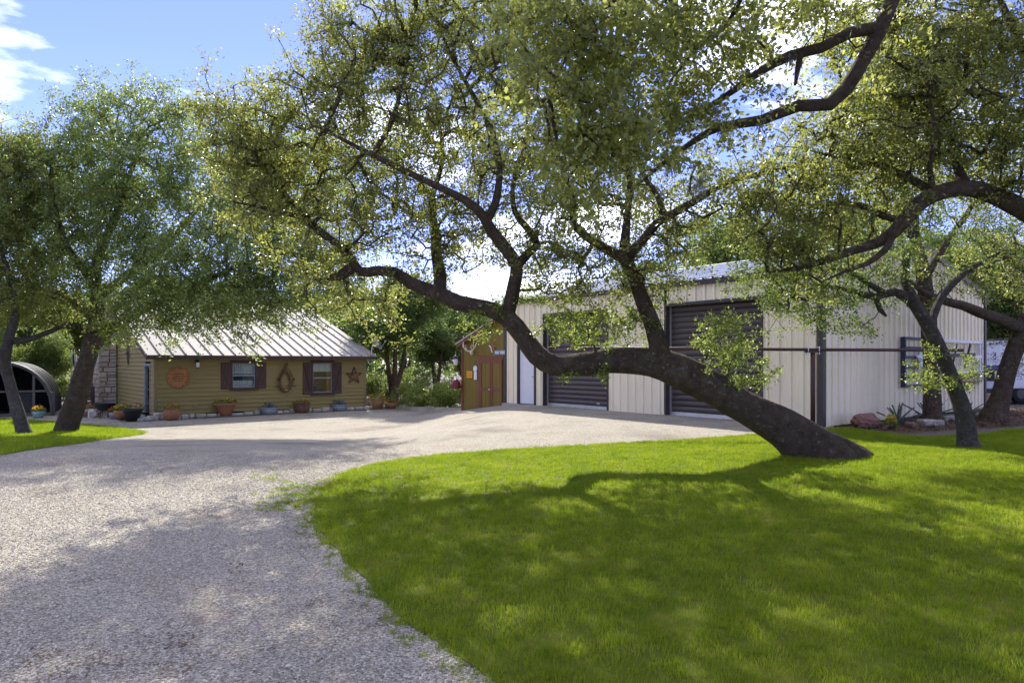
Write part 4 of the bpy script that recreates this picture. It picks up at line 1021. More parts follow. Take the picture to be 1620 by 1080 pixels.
def make_tree(name, label, limbs, blobs, n, per, leaf, size, seed, bark='bark', spread=.30, sprouts=None, cat='tree', group=None, base=None, up=.35, droop=0., extra=None, tipr=.0035, asp=.23, bend=.18, rough=.045):
    rng = np.random.default_rng(seed); q_ = limbs[0][0].copy(); q_[2] -= .6; q_[3] *= 1.12; limbs = [np.vstack([q_, limbs[0]])]+limbs[1:]; b0 = limbs[0][0, :3]
    root = empty(name, tuple(b0) if base is None else base, 0, label, cat, group); o0 = np.array(root.location)
    V = []; F = []; off = 0
    for i, L in enumerate(limbs):
        v, f = tube_np(L[:, :3], L[:, 3], 14 if L[:, 3].max() > .06 else 9, rough, i*1.7+seed); V.append(v); F.append(f+off); off += len(v)
    att = blob_points(blobs, n, rng)
    if extra is not None: att = np.concatenate([att, extra])
    tubes, T = grow(limbs, att, rng, tipr, bend=bend)
    sp_att = None
    if sprouts:
        sp_att = blob_points(sprouts[0], sprouts[1], rng, .002); t2, T2 = grow(limbs, sp_att, rng, .0026, bend=.12); tubes += t2
    for p, r in tubes:
        v, f = tube_np(p, r, 6 if r[0] > .02 else (4 if r[0] > .008 else 3)); V.append(v); F.append(f+off); off += len(v)
    link('trunk', np_mesh('trunk', np.concatenate(V)-o0, np.concatenate(F), M[bark], True), root)
    v, f = leaf_arrays(att, T, per, rng, spread, size, up, droop, asp)
    link('crown', np_mesh('crown', v-o0, f, M[leaf]), root)
    if sprouts:
        v, f = leaf_arrays(sp_att, T2, sprouts[2], rng, .16, sprouts[3], .5, 0., .30); link('young_shoots', np_mesh('young_shoots', v-o0, f, M['leaf_young']), root)
    return root

# --- the leaning oak across the drive
t0 = limb([(1440,826,10.75,100),(1372,776,10.75,124),(1312,728,10.78,122),(1262,694,10.8,98),(1218,667,10.8,84),(1172,640,10.8,76),(1118,608,10.75,76),(1070,584,10.75,72),(1030,572,10.75,60),(980,570,10.8,54),(930,576,10.85,50),(880,577,10.9,48),(850,560,10.95,48),(828,533,11,44),(802,502,11,40),(768,487,11.1,35),(728,480,11.1,34),(690,464,11.15,30),(650,447,11.2,26),(624,430,11.2,24),(598,428,11.2,22),(570,430,11.2,22),(553,405,11.3,20),(535,388,11.3,19),(508,368,11.4,18),(478,343,11.4,15),(450,308,11.5,12),(425,270,11.6,8),(400,235,11.7,4)], ws=.72)
l1 = limb([(800,504,11,26),(812,455,10.9,23),(818,420,10.8,21),(800,392,10.7,21),(778,366,10.6,20),(764,342,10.5,18),(738,318,10.4,15),(690,294,10.3,13),(640,270,10.2,11),(590,246,10.2,9),(545,222,10.2,6),(500,200,10.2,3)], ws=0.9)
l1b = limb([(816,424,10.8,15),(838,398,10.9,13),(850,388,11,12),(838,366,11.1,11),(815,335,11.2,9),(812,290,11.3,7),(830,230,11.4,4)])
l1c = limb([(768,350,10.55,15),(784,322,10.6,13),(790,265,10.7,11),(778,205,10.8,9),(748,150,10.9,7),(715,90,11,5),(690,30,11,3)])
l2 = limb([(693,470,11.15,24),(697,440,11.4,22),(690,400,11.8,18),(688,365,12.2,15),(684,315,12.5,11),(700,250,12.8,8),(690,170,13,5),(670,90,13,3)], ws=0.9)
l3 = limb([(1046,572,10.7,36),(1034,520,10.6,28),(1016,472,10.5,25),(1000,432,10.4,23),(988,408,10.4,22),(992,350,10.4,14),(996,285,10.4,11),(985,240,10.4,8),(960,180,10.4,5),(950,110,10.4,3)], ws=0.9)
l3b = limb([(990,410,10.4,18),(955,392,10.5,14),(922,370,10.6,13),(906,348,10.7,12),(908,318,10.7,10),(890,270,10.8,8),(870,200,10.9,5),(880,110,10.9,3)])
l3c = limb([(990,406,10.4,17),(1014,384,10.3,15),(1040,352,10.2,14),(1082,330,10.1,12),(1128,300,10,11),(1165,284,9.9,9),(1215,272,9.8,6),(1265,262,9.8,3)])
l3d = limb([(1052,345,10.2,10),(1040,310,10.3,9),(1015,270,10.4,7),(1000,200,10.5,4)])
lA = limb([(556,424,11.25,18),(536,437,11.2,15),(522,440,11.1,9)])
lB = limb([(480,345,11.4,10),(440,335,11.2,7),(400,325,11,5),(370,320,11,3)])
lC = limb([(590,246,10.2,8),(620,190,10.4,7),(640,120,10.6,5),(650,50,10.8,3)])
blA = [(385,260,11.5,65,85,1.1,.6),(350,180,11.6,40,45,.8,.2),(640,260,13,140,90,1.2,.7),(850,230,13.2,130,90,1.2,.7),(1000,330,13.4,110,60,1.,.4),(470,235,11.3,105,105,1.3,1.15),(410,200,11.5,70,70,1.,.45),(590,185,11.2,125,125,1.7,1.5),(560,90,11.2,90,70,1.4,.8),(720,130,11.2,130,130,1.8,1.5),(690,30,11.4,140,70,1.8,1.0),(850,90,11,130,110,1.6,1.0),(560,345,11.4,75,55,1.,.45),(650,335,11.5,80,60,1.2,.45),(430,330,11.4,60,70,.9,.5),(740,360,11.8,70,70,1.,.35),(800,270,11.3,90,80,1.2,.6),(905,335,10.8,85,85,1.,.6),(1010,250,10.5,95,100,1.1,.7),(1060,380,10.4,65,60,.8,.28),(990,440,10.5,70,38,.6,.3),(890,440,10.7,60,50,.7,.28),(1150,300,10,80,60,.8,.35),(600,470,11.2,75,38,.7,.25),(500,430,11.3,55,55,.8,.3),(760,-70,11.6,240,70,2.,1.1),(700,410,11.6,60,40,.8,.2),(850,400,11,50,50,.7,.2)]
spA = [(905,520,10.75,55,42,.35,1),(985,520,10.7,60,38,.35,.9),(880,480,10.9,40,25,.3,.3),(1140,545,10.55,55,40,.35,.9),(1185,585,10.55,40,35,.3,.6),(1150,510,10.55,25,22,.2,.25),(760,515,10.95,35,25,.3,.35),(790,490,11,25,16,.2,.15),(965,592,10.7,24,12,.2,.12),(895,595,10.8,22,9,.2,.08),(1030,480,10.55,40,35,.4,.3),(840,455,11,30,35,.4,.2)]
make_tree('leaning_oak', 'large dark oak whose trunk leans low across the lawn and drive', [t0, l1, l1b, l1c, l2, l3, l3b, l3c, l3d, lA, lB, lC], blA, 2750, 65, 'leaf', .058, 1, spread=.27, tipr=.0060, rough=.07, sprouts=(spA, 250, 45, .044), base=(5.0, 10.8, 0))

# --- the oak whose limbs hang over from the right, close to the camera
tB = spline([(6.9, 5.6, -.15), (6.75, 5.7, .7), (6.5, 5.9, 1.8), (6.2, 6.1, 3.2), (5.8, 6.3, 4.8), (4.9, 6.6, 6.0)], [.42, .30, .26, .23, .19, .14], .14)
e_ = tuple(tB[-1, :3])
def limb_from(p0, px, w0, ws=1.): L = limb(px, ws=ws); q = np.array([*p0, w0]); return np.vstack([spline([tuple(p0), tuple(L[0, :3])], [w0, L[0, 3]], .14)[:-1], L])
b1 = limb_from(e_, [(1418,-20,6.8,34),(1392,45,6.8,33),(1366,95,6.8,31),(1338,142,6.8,30),(1312,166,6.8,28),(1262,168,6.8,25),(1205,190,6.85,22),(1142,200,6.9,17),(1100,222,6.95,13),(1050,258,7,9),(1000,300,7,5)], 0.117, .74)
b2 = limb([(1392,45,6.8,26),(1345,52,6.7,24),(1300,75,6.6,23),(1250,88,6.55,22),(1200,115,6.5,18),(1165,140,6.45,14),(1120,170,6.4,11),(1080,190,6.3,8),(1030,215,6.2,4)], ws=.74)
b3 = limb([(1262,88,6.55,18),(1268,80,6.5,14),(1262,110,6.5,12),(1258,135,6.5,6)], ws=.74)
b4 = limb_from(e_, [(1420,-120,6.2,26),(1330,-130,5.8,22),(1230,-110,5.5,19),(1130,-80,5.3,16),(1040,-40,5.2,13),(960,10,5.1,9),(900,80,5,6),(870,160,5,3)], 0.108, .74)
b5 = limb([(1230,-110,5.5,14),(1180,-20,5.7,12),(1150,40,5.9,9),(1100,80,6,6),(1060,130,6,3)], ws=.74)
blB = [(900,120,5.1,85,115,.6,1.),(970,60,5.3,100,90,.7,1.),(1060,90,5.8,90,90,.7,.9),(960,220,5.2,80,60,.5,.6),(1050,215,6.3,100,50,.6,.5),(1140,50,6,90,70,.8,.6),(1250,30,6.5,110,60,.9,.6),(1050,-70,5.6,200,70,1.1,1.2),(1330,60,6.8,90,70,.9,.4),(1150,150,6.6,80,50,.6,.35),(860,30,5.1,60,70,.5,.5),(900,280,5.2,50,45,.4,.22),(1320,-80,6.4,160,70,1.2,.8)]
make_tree('overhanging_oak', 'oak whose dark limbs and big leaves hang over the lawn from the off-lawn trunk', [tB, b1, b2, b3, b4, b5], blB, 470, 60, 'leaf', .056, 2, spread=.22, base=(6.9, 5.6, 0), tipr=.003, asp=.26, droop=.25)

# --- the oak whose thick limb reaches in front of the barn gable
tC = spline([(8.9, 9.0, -.15), (8.75, 9.05, .8), (8.4, 9.1, 1.9), (7.95, 9.2, 2.9), (7.5, 9.3, 3.45)], [.45, .34, .30, .27, .24], .14)
c1 = limb_from(tuple(tC[-1, :3]), [(1640,345,9.3,46),(1600,322,9.2,44),(1560,304,9.2,42),(1520,298,9.1,40),(1478,308,9.1,38),(1445,330,9,36),(1425,356,9,32),(1396,380,8.95,26),(1350,396,8.9,20),(1305,412,8.9,17),(1262,424,8.9,12),(1215,430,8.9,5)], 0.183, .66)
c2 = limb([(1482,308,9.1,24),(1452,290,9.3,20),(1425,275,9.5,17),(1395,262,9.6,15),(1355,256,9.7,10),(1310,246,9.8,6),(1270,235,9.9,3)], ws=.66)
c3 = limb([(1432,350,9,18),(1398,342,9.3,16),(1362,325,9.5,14),(1318,322,9.7,12),(1278,326,9.8,11),(1245,312,9.9,9),(1205,300,10,6),(1170,310,10,3)], ws=.66)
c4 = limb([(1415,366,8.95,18),(1400,395,8.7,15),(1370,418,8.6,12),(1340,428,8.6,8),(1300,446,8.6,3)], ws=.66)
c5 = limb([(1530,298,9.1,26),(1510,250,9.4,17),(1500,190,9.6,13),(1480,120,9.8,9),(1470,50,9.9,5)], ws=.66)
c6 = limb([(1478,306,9.1,16),(1470,262,9,12),(1480,215,8.8,9),(1470,150,8.8,5)], ws=.66)
c7 = limb_from(tuple(tC[-1, :3]), [(1660,230,9.3,34),(1640,130,9.3,26),(1600,40,9.3,17),(1560,-50,9.4,9)], 0.140, .66)
blC = [(1290,255,9.6,85,60,.9,.6),(1400,170,9.6,105,95,1.2,1.3),(1530,160,9.5,110,110,1.3,1.3),(1230,330,9.4,80,50,.8,.5),(1320,345,9.6,90,48,.8,.55),(1480,60,9.8,130,75,1.4,1.1),(1600,250,9.2,70,80,.9,.7),(1610,100,9.3,90,90,1.2,.8),(1260,400,8.9,70,45,.6,.4),(1420,260,9.6,90,50,.9,.6),(1540,-60,9.5,200,70,1.5,.9),(1370,60,10,80,60,.9,.4)]
make_tree('reaching_oak', 'oak with a thick reddish brown limb reaching across the top of the barn gable', [tC, c1, c2, c3, c4, c5, c6, c7], blC, 1500, 60, 'leaf', .056, 3, spread=.25, tipr=.0060, base=(8.9, 9.0, 0))

# --- slim oak on the lawn edge in front of the gable
d1 = limb([(1534,716,11.9,52),(1531,700,11.9,36),(1524,655,11.9,30),(1508,605,11.9,28),(1490,560,11.9,27),(1473,525,11.9,27),(1456,495,11.9,25),(1440,474,11.9,22),(1412,462,11.9,16),(1385,470,11.8,13),(1355,462,11.8,10),(1325,455,11.8,7),(1290,450,11.8,3)], ws=.82)
d2 = limb([(1446,482,11.9,20),(1432,440,12,15),(1436,400,12.1,12),(1450,355,12.2,9),(1440,300,12.3,5)])
d3 = limb([(1400,464,11.85,11),(1376,450,11.7,9),(1345,430,11.6,7),(1310,425,11.5,4)])
d4 = limb([(1470,520,11.9,14),(1490,470,12.1,11),(1530,430,12.3,8),(1580,400,12.4,4)])
d5 = limb([(1385,470,11.8,9),(1392,490,11.8,8),(1402,500,11.8,4)])
blD = [(1370,420,11.8,85,38,.7,.7),(1280,470,11.8,75,42,.6,.75),(1215,440,11.8,45,60,.5,.4),(1430,340,12.1,80,60,.8,.7),(1340,500,11.8,60,22,.4,.3),(1560,390,12.3,70,50,.8,.4),(1250,400,11.9,60,40,.6,.4)]
make_tree('slim_oak', 'slim oak on the lawn edge with its pale trunk before the flag frame', [d1, d2, d3, d4, d5], blD, 420, 50, 'leaf_pale', .056, 4, spread=.25, sprouts=([(1470,600,11.85,42,22,.3,1),(1520,590,11.85,36,26,.3,.8),(1480,560,11.85,30,20,.2,.4)], 55, 40, .042), base=(P(1534,706,11.9).x, 11.9, 0), bark='bark_grey')

# --- dark straight oak beside the gable wall
e1 = limb([(1476,672,16.6,50),(1475,655,16.6,36),(1473,560,16.6,33),(1467,485,16.6,30),(1458,420,16.6,27),(1440,340,16.6,21),(1430,260,16.6,14),(1440,180,16.6,8)], ws=.74)
e2 = limb([(1462,440,16.6,18),(1500,380,16.8,14),(1540,320,17,9),(1560,250,17,5)], ws=.74)
e3 = limb([(1450,380,16.6,16),(1400,330,16.2,12),(1340,290,16,8),(1300,270,16,4)], ws=.74)
make_tree('dark_straight_oak', 'dark straight oak trunk standing close against the barn gable wall', [e1, e2, e3], [(1420,240,16.6,110,80,1.6,1),(1530,270,16.8,90,80,1.5,1),(1330,270,16.2,80,60,1.3,.7),(1450,130,16.8,120,70,1.8,1)], 620, 45, 'leaf', .075, 5, spread=.36, base=(P(1476,665,16.6).x, 16.6, 0))
# --- oak at the barn end by the trailer
f1 = limb([(1572,664,17.6,60),(1580,640,17.6,42),(1590,600,17.6,36),(1604,555,17.6,34),(1618,520,17.6,32),(1650,460,17.6,28),(1690,390,17.6,20),(1720,300,17.6,12)], ws=.74)
f2 = limb([(1620,520,17.6,28),(1590,508,17.2,24),(1558,497,16.9,22),(1525,484,16.6,20),(1495,476,16.3,18),(1468,466,16,14),(1445,450,15.8,9),(1425,430,15.7,4)], ws=.74)
f3 = limb([(1650,455,17.6,16),(1610,420,17.6,12),(1570,400,17.5,9),(1530,405,17.4,5)], ws=.74)
make_tree('bent_trailer_oak', 'bent oak at the barn end before the white trailer', [f1, f2, f3], [(1600,440,17.4,60,45,1.1,.8),(1690,330,17.6,110,100,1.8,1.2),(1560,380,17.4,60,40,1,.4),(1620,560,17.4,22,20,.5,.15),(1480,440,16.2,60,30,.8,.2)], 330, 45, 'leaf', .072, 6, spread=.32, tipr=.006, base=(P(1572,652,17.6).x, 17.6, 0))

# --- big oak before the house
g1 = limb([(103,690,22,64),(109,668,22,56),(120,632,22,51),(131,595,22,48),(143,552,22,44),(151,515,22,38),(154,482,22,34),(150,440,22,28),(160,395,22,24),(182,345,22,19),(200,290,22,14),(225,230,22,8)], ws=.58)
g2 = limb([(146,548,22,28),(172,522,21.8,24),(198,506,21.6,21),(226,490,21.4,18),(275,468,21,14),(335,440,20.8,11),(400,412,20.6,7),(460,400,20.6,4)], ws=0.72)
g3 = limb([(152,505,22,24),(120,482,22.3,20),(82,466,22.6,17),(42,450,23,13),(0,430,23,8)], ws=0.72)
g4 = limb([(155,470,22,22),(196,440,22.5,18),(250,400,23,14),(300,345,23.4,11),(345,290,23.6,7),(370,240,23.8,4)], ws=0.72)
g5 = limb([(150,445,22,18),(112,400,21.5,14),(90,340,21.2,10),(80,280,21,6)], ws=0.72)
g6 = limb([(195,508,21.6,12),(182,495,21.2,10),(196,475,21,8),(240,440,20.8,5)], ws=0.72)
blG = [(90,330,21.6,100,85,2.2,1.),(215,250,22,110,85,2.3,1.),(260,180,22.3,75,40,1.5,.45),(150,185,22,45,40,1.2,.3),(325,320,22.4,115,85,2.5,1.1),(420,400,21.2,100,75,2.2,1.),(295,430,20.9,110,60,2,.9),(180,410,21.6,100,60,2.2,.8),(60,440,22.2,80,50,2,.6),(470,455,20.9,75,48,1.5,.6),(240,492,20.4,75,30,1.2,.42),(360,488,20.4,100,36,1.2,.62),(440,250,22.5,80,70,2,.5),(500,330,21.8,80,80,2,.6),(30,370,22.6,75,75,2,.7),(130,290,22.4,110,70,2.4,.8),(190,330,21.5,90,70,1.8,.6),(400,300,22,90,80,2,.6),(60,270,22,70,50,1.8,.4),(540,430,21.5,50,60,1.5,.35)]
make_tree('great_oak', 'broad spreading oak with a thick leaning trunk in front of the house', [g1, g2, g3, g4, g5, g6], blG, 3900, 55, 'leaf_deep', .094, 7, spread=.44, base=(P(108,676,22).x, 22, g(-14.3, 22)), tipr=.005, sprouts=([(180,525,21.4,35,18,.6,1), (70,500,22,50,25,.8,1)], 60, 30, .08))
# --- grey crooked oak on the verge
h1 = limb([(42,694,20.4,46),(36,680,20.4,34),(28,650,20.4,31),(17,612,20.4,28),(8,575,20.4,27),(14,535,20.4,24),(24,498,20.4,20),(18,450,20.4,15),(0,390,20.4,10),(-20,320,20.4,6)], ws=.58)
h2 = limb([(18,540,20.4,16),(48,536,20.8,13),(80,524,21.2,11),(108,512,21.5,9),(128,514,21.7,5)], ws=0.72)
h3 = limb([(14,590,20.4,16),(0,560,20,13),(-30,520,19.8,10),(-70,460,19.6,6)], ws=0.72)
make_tree('crooked_grey_oak', 'crooked grey barked oak on the grass verge by the hoop house', [h1, h2, h3], [(0,320,20.6,70,80,2,1),(-60,420,20.3,90,90,2,1),(45,470,20.8,70,40,1.4,.6),(20,250,20.8,50,40,1.2,.4)], 900, 50, 'leaf', .085, 8, bark='bark_grey', spread=.42, base=(P(37,684,20.4).x, 20.4, g(-14.6, 20.4)), tipr=.005)

# --- background oaks: three grown kinds, copied
def proto(seed, leaf, stems, H, Rr, n, per, size):
    rng = np.random.default_rng(seed); limbs = []
    for k in range(stems):
        a = k*2.3+seed; s_ = .5+.35*k; q = H*(.62+.08*rng.random())
        limbs.append(spline([(math.cos(a)*.12*k, math.sin(a)*.12*k, -.1), (math.cos(a)*.2*s_, math.sin(a)*.2*s_, H*.12), (math.cos(a)*.7*s_, math.sin(a)*.7*s_, H*.32), (math.cos(a)*1.1*s_, math.sin(a)*1.1*s_, q)], [.22, .17, .12, .04], .2))
    c = []
    for k in range(11):
        a = rng.uniform(0, 6.283); q = Rr*rng.uniform(.15, .72); z = H*rng.uniform(.42, .88)
        m_ = int(n/11); r = rng.normal(size=(m_, 3)); r /= np.linalg.norm(r, axis=1, keepdims=True); r *= rng.uniform(.2, 1, size=(m_, 1))**.45
        c.append(np.array([math.cos(a)*q, math.sin(a)*q, z])+r*np.array([Rr*.42, Rr*.42, H*.14]))
    att = np.concatenate(c); tubes, T = grow(limbs, att, rng, .006, .3, .16)
    V = []; F = []; off = 0
    for i, L in enumerate(limbs): v, f = tube_np(L[:, :3], L[:, 3], 9, .05, i); V.append(v); F.append(f+off); off += len(v)
    for p, r in tubes: v, f = tube_np(p, r, 4 if r[0] > .02 else 3); V.append(v); F.append(f+off); off += len(v)
    tm = np_mesh('trunk', np.concatenate(V), np.concatenate(F), M['bark'], True)
    v, f = leaf_arrays(att, T, per, rng, .55, size, .35); return tm, np_mesh('crown', v, f, M[leaf])
protos = [proto(21, 'leaf_far', 3, 7.2, 3.6, 640, 60, .15), proto(22, 'leaf_pale', 2, 6.6, 3.3, 600, 60, .15), proto(23, 'leaf_far', 2, 8.0, 3.4, 640, 60, .16)]
def bg_tree(name, px, d, k, s, rz, label, group=None, sz=None):
    kind_ = ('broad many stemmed', 'pale leaved', 'tall narrow')[k]
    if group: label = kind_+' '+label; group = kind_+' '+group
    x = (px-810)/1080*d; o = empty(name, (x, d, g(x, d)), rz, label, 'tree', group); o.scale = (s, s, sz or s)
    link('trunk', protos[k][0], o); link('crown', protos[k][1], o); 
    return o
bg_tree('dark_oak', 622, 36, 0, .95, .6, 'dark many stemmed oak between the house and the shed')
for i, (px, d, k, s, rz) in enumerate(((560,46,1,1.05,1.),(690,44,2,.82,2.),(740,50,0,.95,3.),(800,54,2,.9,.4),(640,58,0,1.05,1.2),(560,62,2,1.2,.2))):
    bg_tree('woodland_oak', px, d, k, s, rz, 'green oak in the woods between the house and the shed', 'oaks behind the drive gap')
for i, (px, d, k, s, rz) in enumerate(((-90,36,1,1.1,.3),(20,44,0,1.,1.1),(95,50,1,1.15,2.2),(-10,56,2,1.2,.5),(150,58,0,1.1,2.8),(-150,48,2,1.2,.9),(60,38,1,.62,1.9))):
    bg_tree('woodland_oak', px, d, k, s, rz, 'green oak in the woods behind the hoop house', 'oaks behind the hoop house')
for i, (px, d, k, s, rz) in enumerate(((250,56,0,1.3,.3),(350,58,2,1.2,1.1),(450,56,1,1.25,2.2))):
    bg_tree('woodland_oak', px, d, k, s, rz, 'green oak rising behind the house roof', 'oaks behind the house')
for i, (px, d, k, s, rz) in enumerate(((1170,33,1,1.28,.3),(1260,35,1,1.4,1.6),(1060,40,2,1.05,1.1),(1000,44,0,1.1,.8),(1350,38,1,1.35,2.2),(1480,40,0,1.25,.6))):
    bg_tree('woodland_oak', px, d, k, s, rz, 'yellow green oak rising behind the barn roof', 'oaks behind the barn')
for i, (px, d, k, s, rz) in enumerate(((1600,36,0,.85,.3),(1680,34,1,.9,1.6),(1780,38,2,1.1,1.1),(1640,48,2,.9,2.1))):
    bg_tree('woodland_oak', px, d, k, s, rz, 'green oak beyond the white trailer', 'oaks beyond the trailer')
# far woods read as one mass
rng = np.random.default_rng(99); C_ = []
for k in range(520):
    a = rng.uniform(-1.15, 1.15); d = rng.uniform(66, 95); h = rng.uniform(4.2, 7.2)*(.8+.2*math.sin(a*9)); m_ = 7
    c = np.array([math.sin(a)*d, math.cos(a)*d, 0]); r = rng.normal(size=(m_, 3))*np.array([1.6, 1.6, 1.3]); r[:, 2] += h*rng.uniform(.15, .9, m_); C_.append(c+r)
C_ = np.concatenate(C_); v, f = leaf_arrays(C_, np.zeros_like(C_), 25, rng, 1.3, .55, .3, 0, .3)
o = link('far_woodland', np_mesh('far_woodland', v, f, M['leaf_far'])); tag(o, 'distant low oak woodland closing the view behind everything', 'woodland', kind='stuff')
# shrubs past the shed
def shrub(px, d, w, h, leaf, label, seed, group=None):
    rng = np.random.default_rng(seed); x = (px-810)/1080*d; o = empty('shrub', (x, d, g(x, d)), 0, label, 'shrub', group)
    limbs = [spline([(0, 0, -.05), (math.cos(a)*.1, math.sin(a)*.1, h*.3), (math.cos(a)*w*.4, math.sin(a)*w*.4, h*.7)], [.03, .022, .01], .2) for a in (0, 1.3, 2.6, 3.9, 5.2)]
    r = rng.normal(size=(110, 3)); r /= np.linalg.norm(r, axis=1, keepdims=True); r *= rng.uniform(.1, 1, size=(110, 1))**.45
    att = r*np.array([w, w, h*.5])+np.array([0, 0, h*.5]); tubes, T = grow(limbs, att, rng, .004); V = []; F = []; off = 0
    for L in limbs: v, f = tube_np(L[:, :3], L[:, 3], 5); V.append(v); F.append(f+off); off += len(v)
    for p, q in tubes: v, f = tube_np(p, q, 3); V.append(v); F.append(f+off); off += len(v)
    link('stems', np_mesh('stems', np.concatenate(V), np.concatenate(F), M['bark']), o)
    v, f = leaf_arrays(att, T, 45, rng, .32, .11, .5); link('foliage', np_mesh('foliage', v, f, M[leaf]), o)
shrub(668, 33, 1.3, 1.25, 'leaf_young', 'bright lime green shrub left of the shed', 41)
shrub(712, 31, .95, 1.15, 'leaf_young', 'bright green shrub tight against the shed wall', 42)
shrub(596, 37, 1.2, 1.5, 'leaf_pale', 'pale green shrub behind the house corner', 43)
shrub(652, 39, 1.2, 1.9, 'leaf_pale', 'tall pale shrub behind the dark many stemmed oak', 44)
shrub(104, 42, 1.5, 1.7, 'leaf_young', 'bright shrub under the flagpole behind the hoop house', 45)
shrub(60, 37, 1.4, 2.0, 'leaf_far', 'dark green shrub directly behind the hoop house', 46)

# --- tufts of grey ball moss on the overhanging limbs
M['moss'] = mat('grey_moss', (.24, .235, .20), 1., .3, 20)
for i, (x, y, d, L) in enumerate(((1108, 285, 6.95, .26), (1172, 118, 6.5, .16), (1205, 192, 6.85, .14), (1060, 262, 7.0, .20), (1250, 92, 6.55, .13), (1145, 205, 6.9, .18), (1090, 192, 6.3, .15), (1130, 172, 6.4, .17))):
    r = random.Random(300+i); c = P(x, y, d); o = empty('ball_moss', tuple(c), 0, 'shaggy tuft of grey moss hanging from an overhanging oak limb', 'moss', 'moss tufts on the overhanging oak'); b = MB()
    for k in range(110):
        a = r.uniform(0, 6.283); q = r.uniform(.01, .07); p0 = Vector((math.cos(a)*q*.5, math.sin(a)*q*.5, r.uniform(-.02, .05))); p1 = p0+Vector((math.cos(a)*q*1.3, math.sin(a)*q*1.3, -L*r.uniform(.05, .6))); p2 = p1+Vector((r.uniform(-.04, .04), r.uniform(-.04, .04), -L*r.uniform(.1, .5))); w = Vector((-math.sin(a), math.cos(a), 0))*.0022
        j = len(b.v); b.add([p0-w, p0+w, p1+w, p1-w, p2], [(0, 1, 2, 3), (3, 2, 4)])
    b.build('strands', M['moss'], o)['kind'] = 'stuff'
# ------------------------------------------------------------------ ground cover
def scatter(name, host, src, dens, smin, smax, label, cat, tilt=.25, seed=0, vmin=None):
    "instances of src spread over a copy of the host sheet"
    o = bpy.data.objects.new(name, host); COL.objects.link(o); tag(o, label, cat, kind='stuff')
    ng = bpy.data.node_groups.new(name, 'GeometryNodeTree')
    ng.interface.new_socket('Geometry', in_out='INPUT', socket_type='NodeSocketGeometry'); ng.interface.new_socket('Geometry', in_out='OUTPUT', socket_type='NodeSocketGeometry')
    N, L = ng.nodes, ng.links.new
    gi, go = N.new('NodeGroupInput'), N.new('NodeGroupOutput')
    dp = N.new('GeometryNodeDistributePointsOnFaces'); dp.inputs['Density'].default_value = dens; dp.inputs['Seed'].default_value = seed
    ii = N.new('GeometryNodeInstanceOnPoints'); oi = N.new('GeometryNodeObjectInfo'); oi.inputs['Object'].default_value = src; oi.inputs['As Instance'].default_value = True
    rv = N.new('FunctionNodeRandomValue'); rv.data_type = 'FLOAT_VECTOR'; rv.inputs[0].default_value = (-tilt, -tilt, 0); rv.inputs[1].default_value = (tilt, tilt, 6.283)
    rs_ = N.new('FunctionNodeRandomValue'); rs_.data_type = 'FLOAT'; rs_.inputs[2].default_value = smin; rs_.inputs[3].default_value = smax
    L(gi.outputs[0], dp.inputs['Mesh']); L(dp.outputs['Points'], ii.inputs['Points']); L(oi.outputs['Geometry'], ii.inputs['Instance'])
    L(rv.outputs[0], ii.inputs['Rotation']); L(rs_.outputs[1], ii.inputs['Scale']); L(ii.outputs[0], go.inputs[0])
    md = o.modifiers.new('scatter', 'NODES'); md.node_group = ng; return o
def tuft(nb, rad, h0, h1, w, seed, lean=.5):
    r = random.Random(seed); v = []; f = []
    for k in range(nb):
        a, q = r.uniform(0, 6.283), rad*math.sqrt(r.random()); p = Vector((math.cos(a)*q, math.sin(a)*q, -.004)); h = r.uniform(h0, h1)
        b_ = r.uniform(0, 6.283); ln = Vector((math.cos(b_), math.sin(b_), 0))*h*r.uniform(.1, lean); s_ = Vector((-math.sin(b_+.7), math.cos(b_+.7), 0))*w*r.uniform(.7, 1.3)
        i = len(v); v += [p-s_, p+s_, p+ln*.4+Vector((0, 0, h*.6))+s_*.7, p+ln*.4+Vector((0, 0, h*.6))-s_*.7, p+ln+Vector((0, 0, h))]; f += [(i, i+1, i+2, i+3), (i+3, i+2, i+4)]
    me = bpy.data.meshes.new('tuft'); me.from_pydata(v, [], f); me.materials.append(M['blade']); return bpy.data.objects.new('tuft', me)
scatter('lawn_grass', lawn.data, tuft(30, .06, .016, .048, .0015, 1), 330, .6, 1.35, 'short bright green mown grass of the big lawn', 'grass')
scatter('tall_tufts', lawn.data, tuft(9, .05, .035, .075, .0016, 5, .9), 16, .6, 1.2, 'scattered taller blades standing out of the big lawn', 'grass', .3, 12)
scatter('verge_grass', patch.data, tuft(30, .10, .03, .07, .0035, 2), 90, .8, 1.4, 'green grass of the small verge under the left oaks', 'grass')
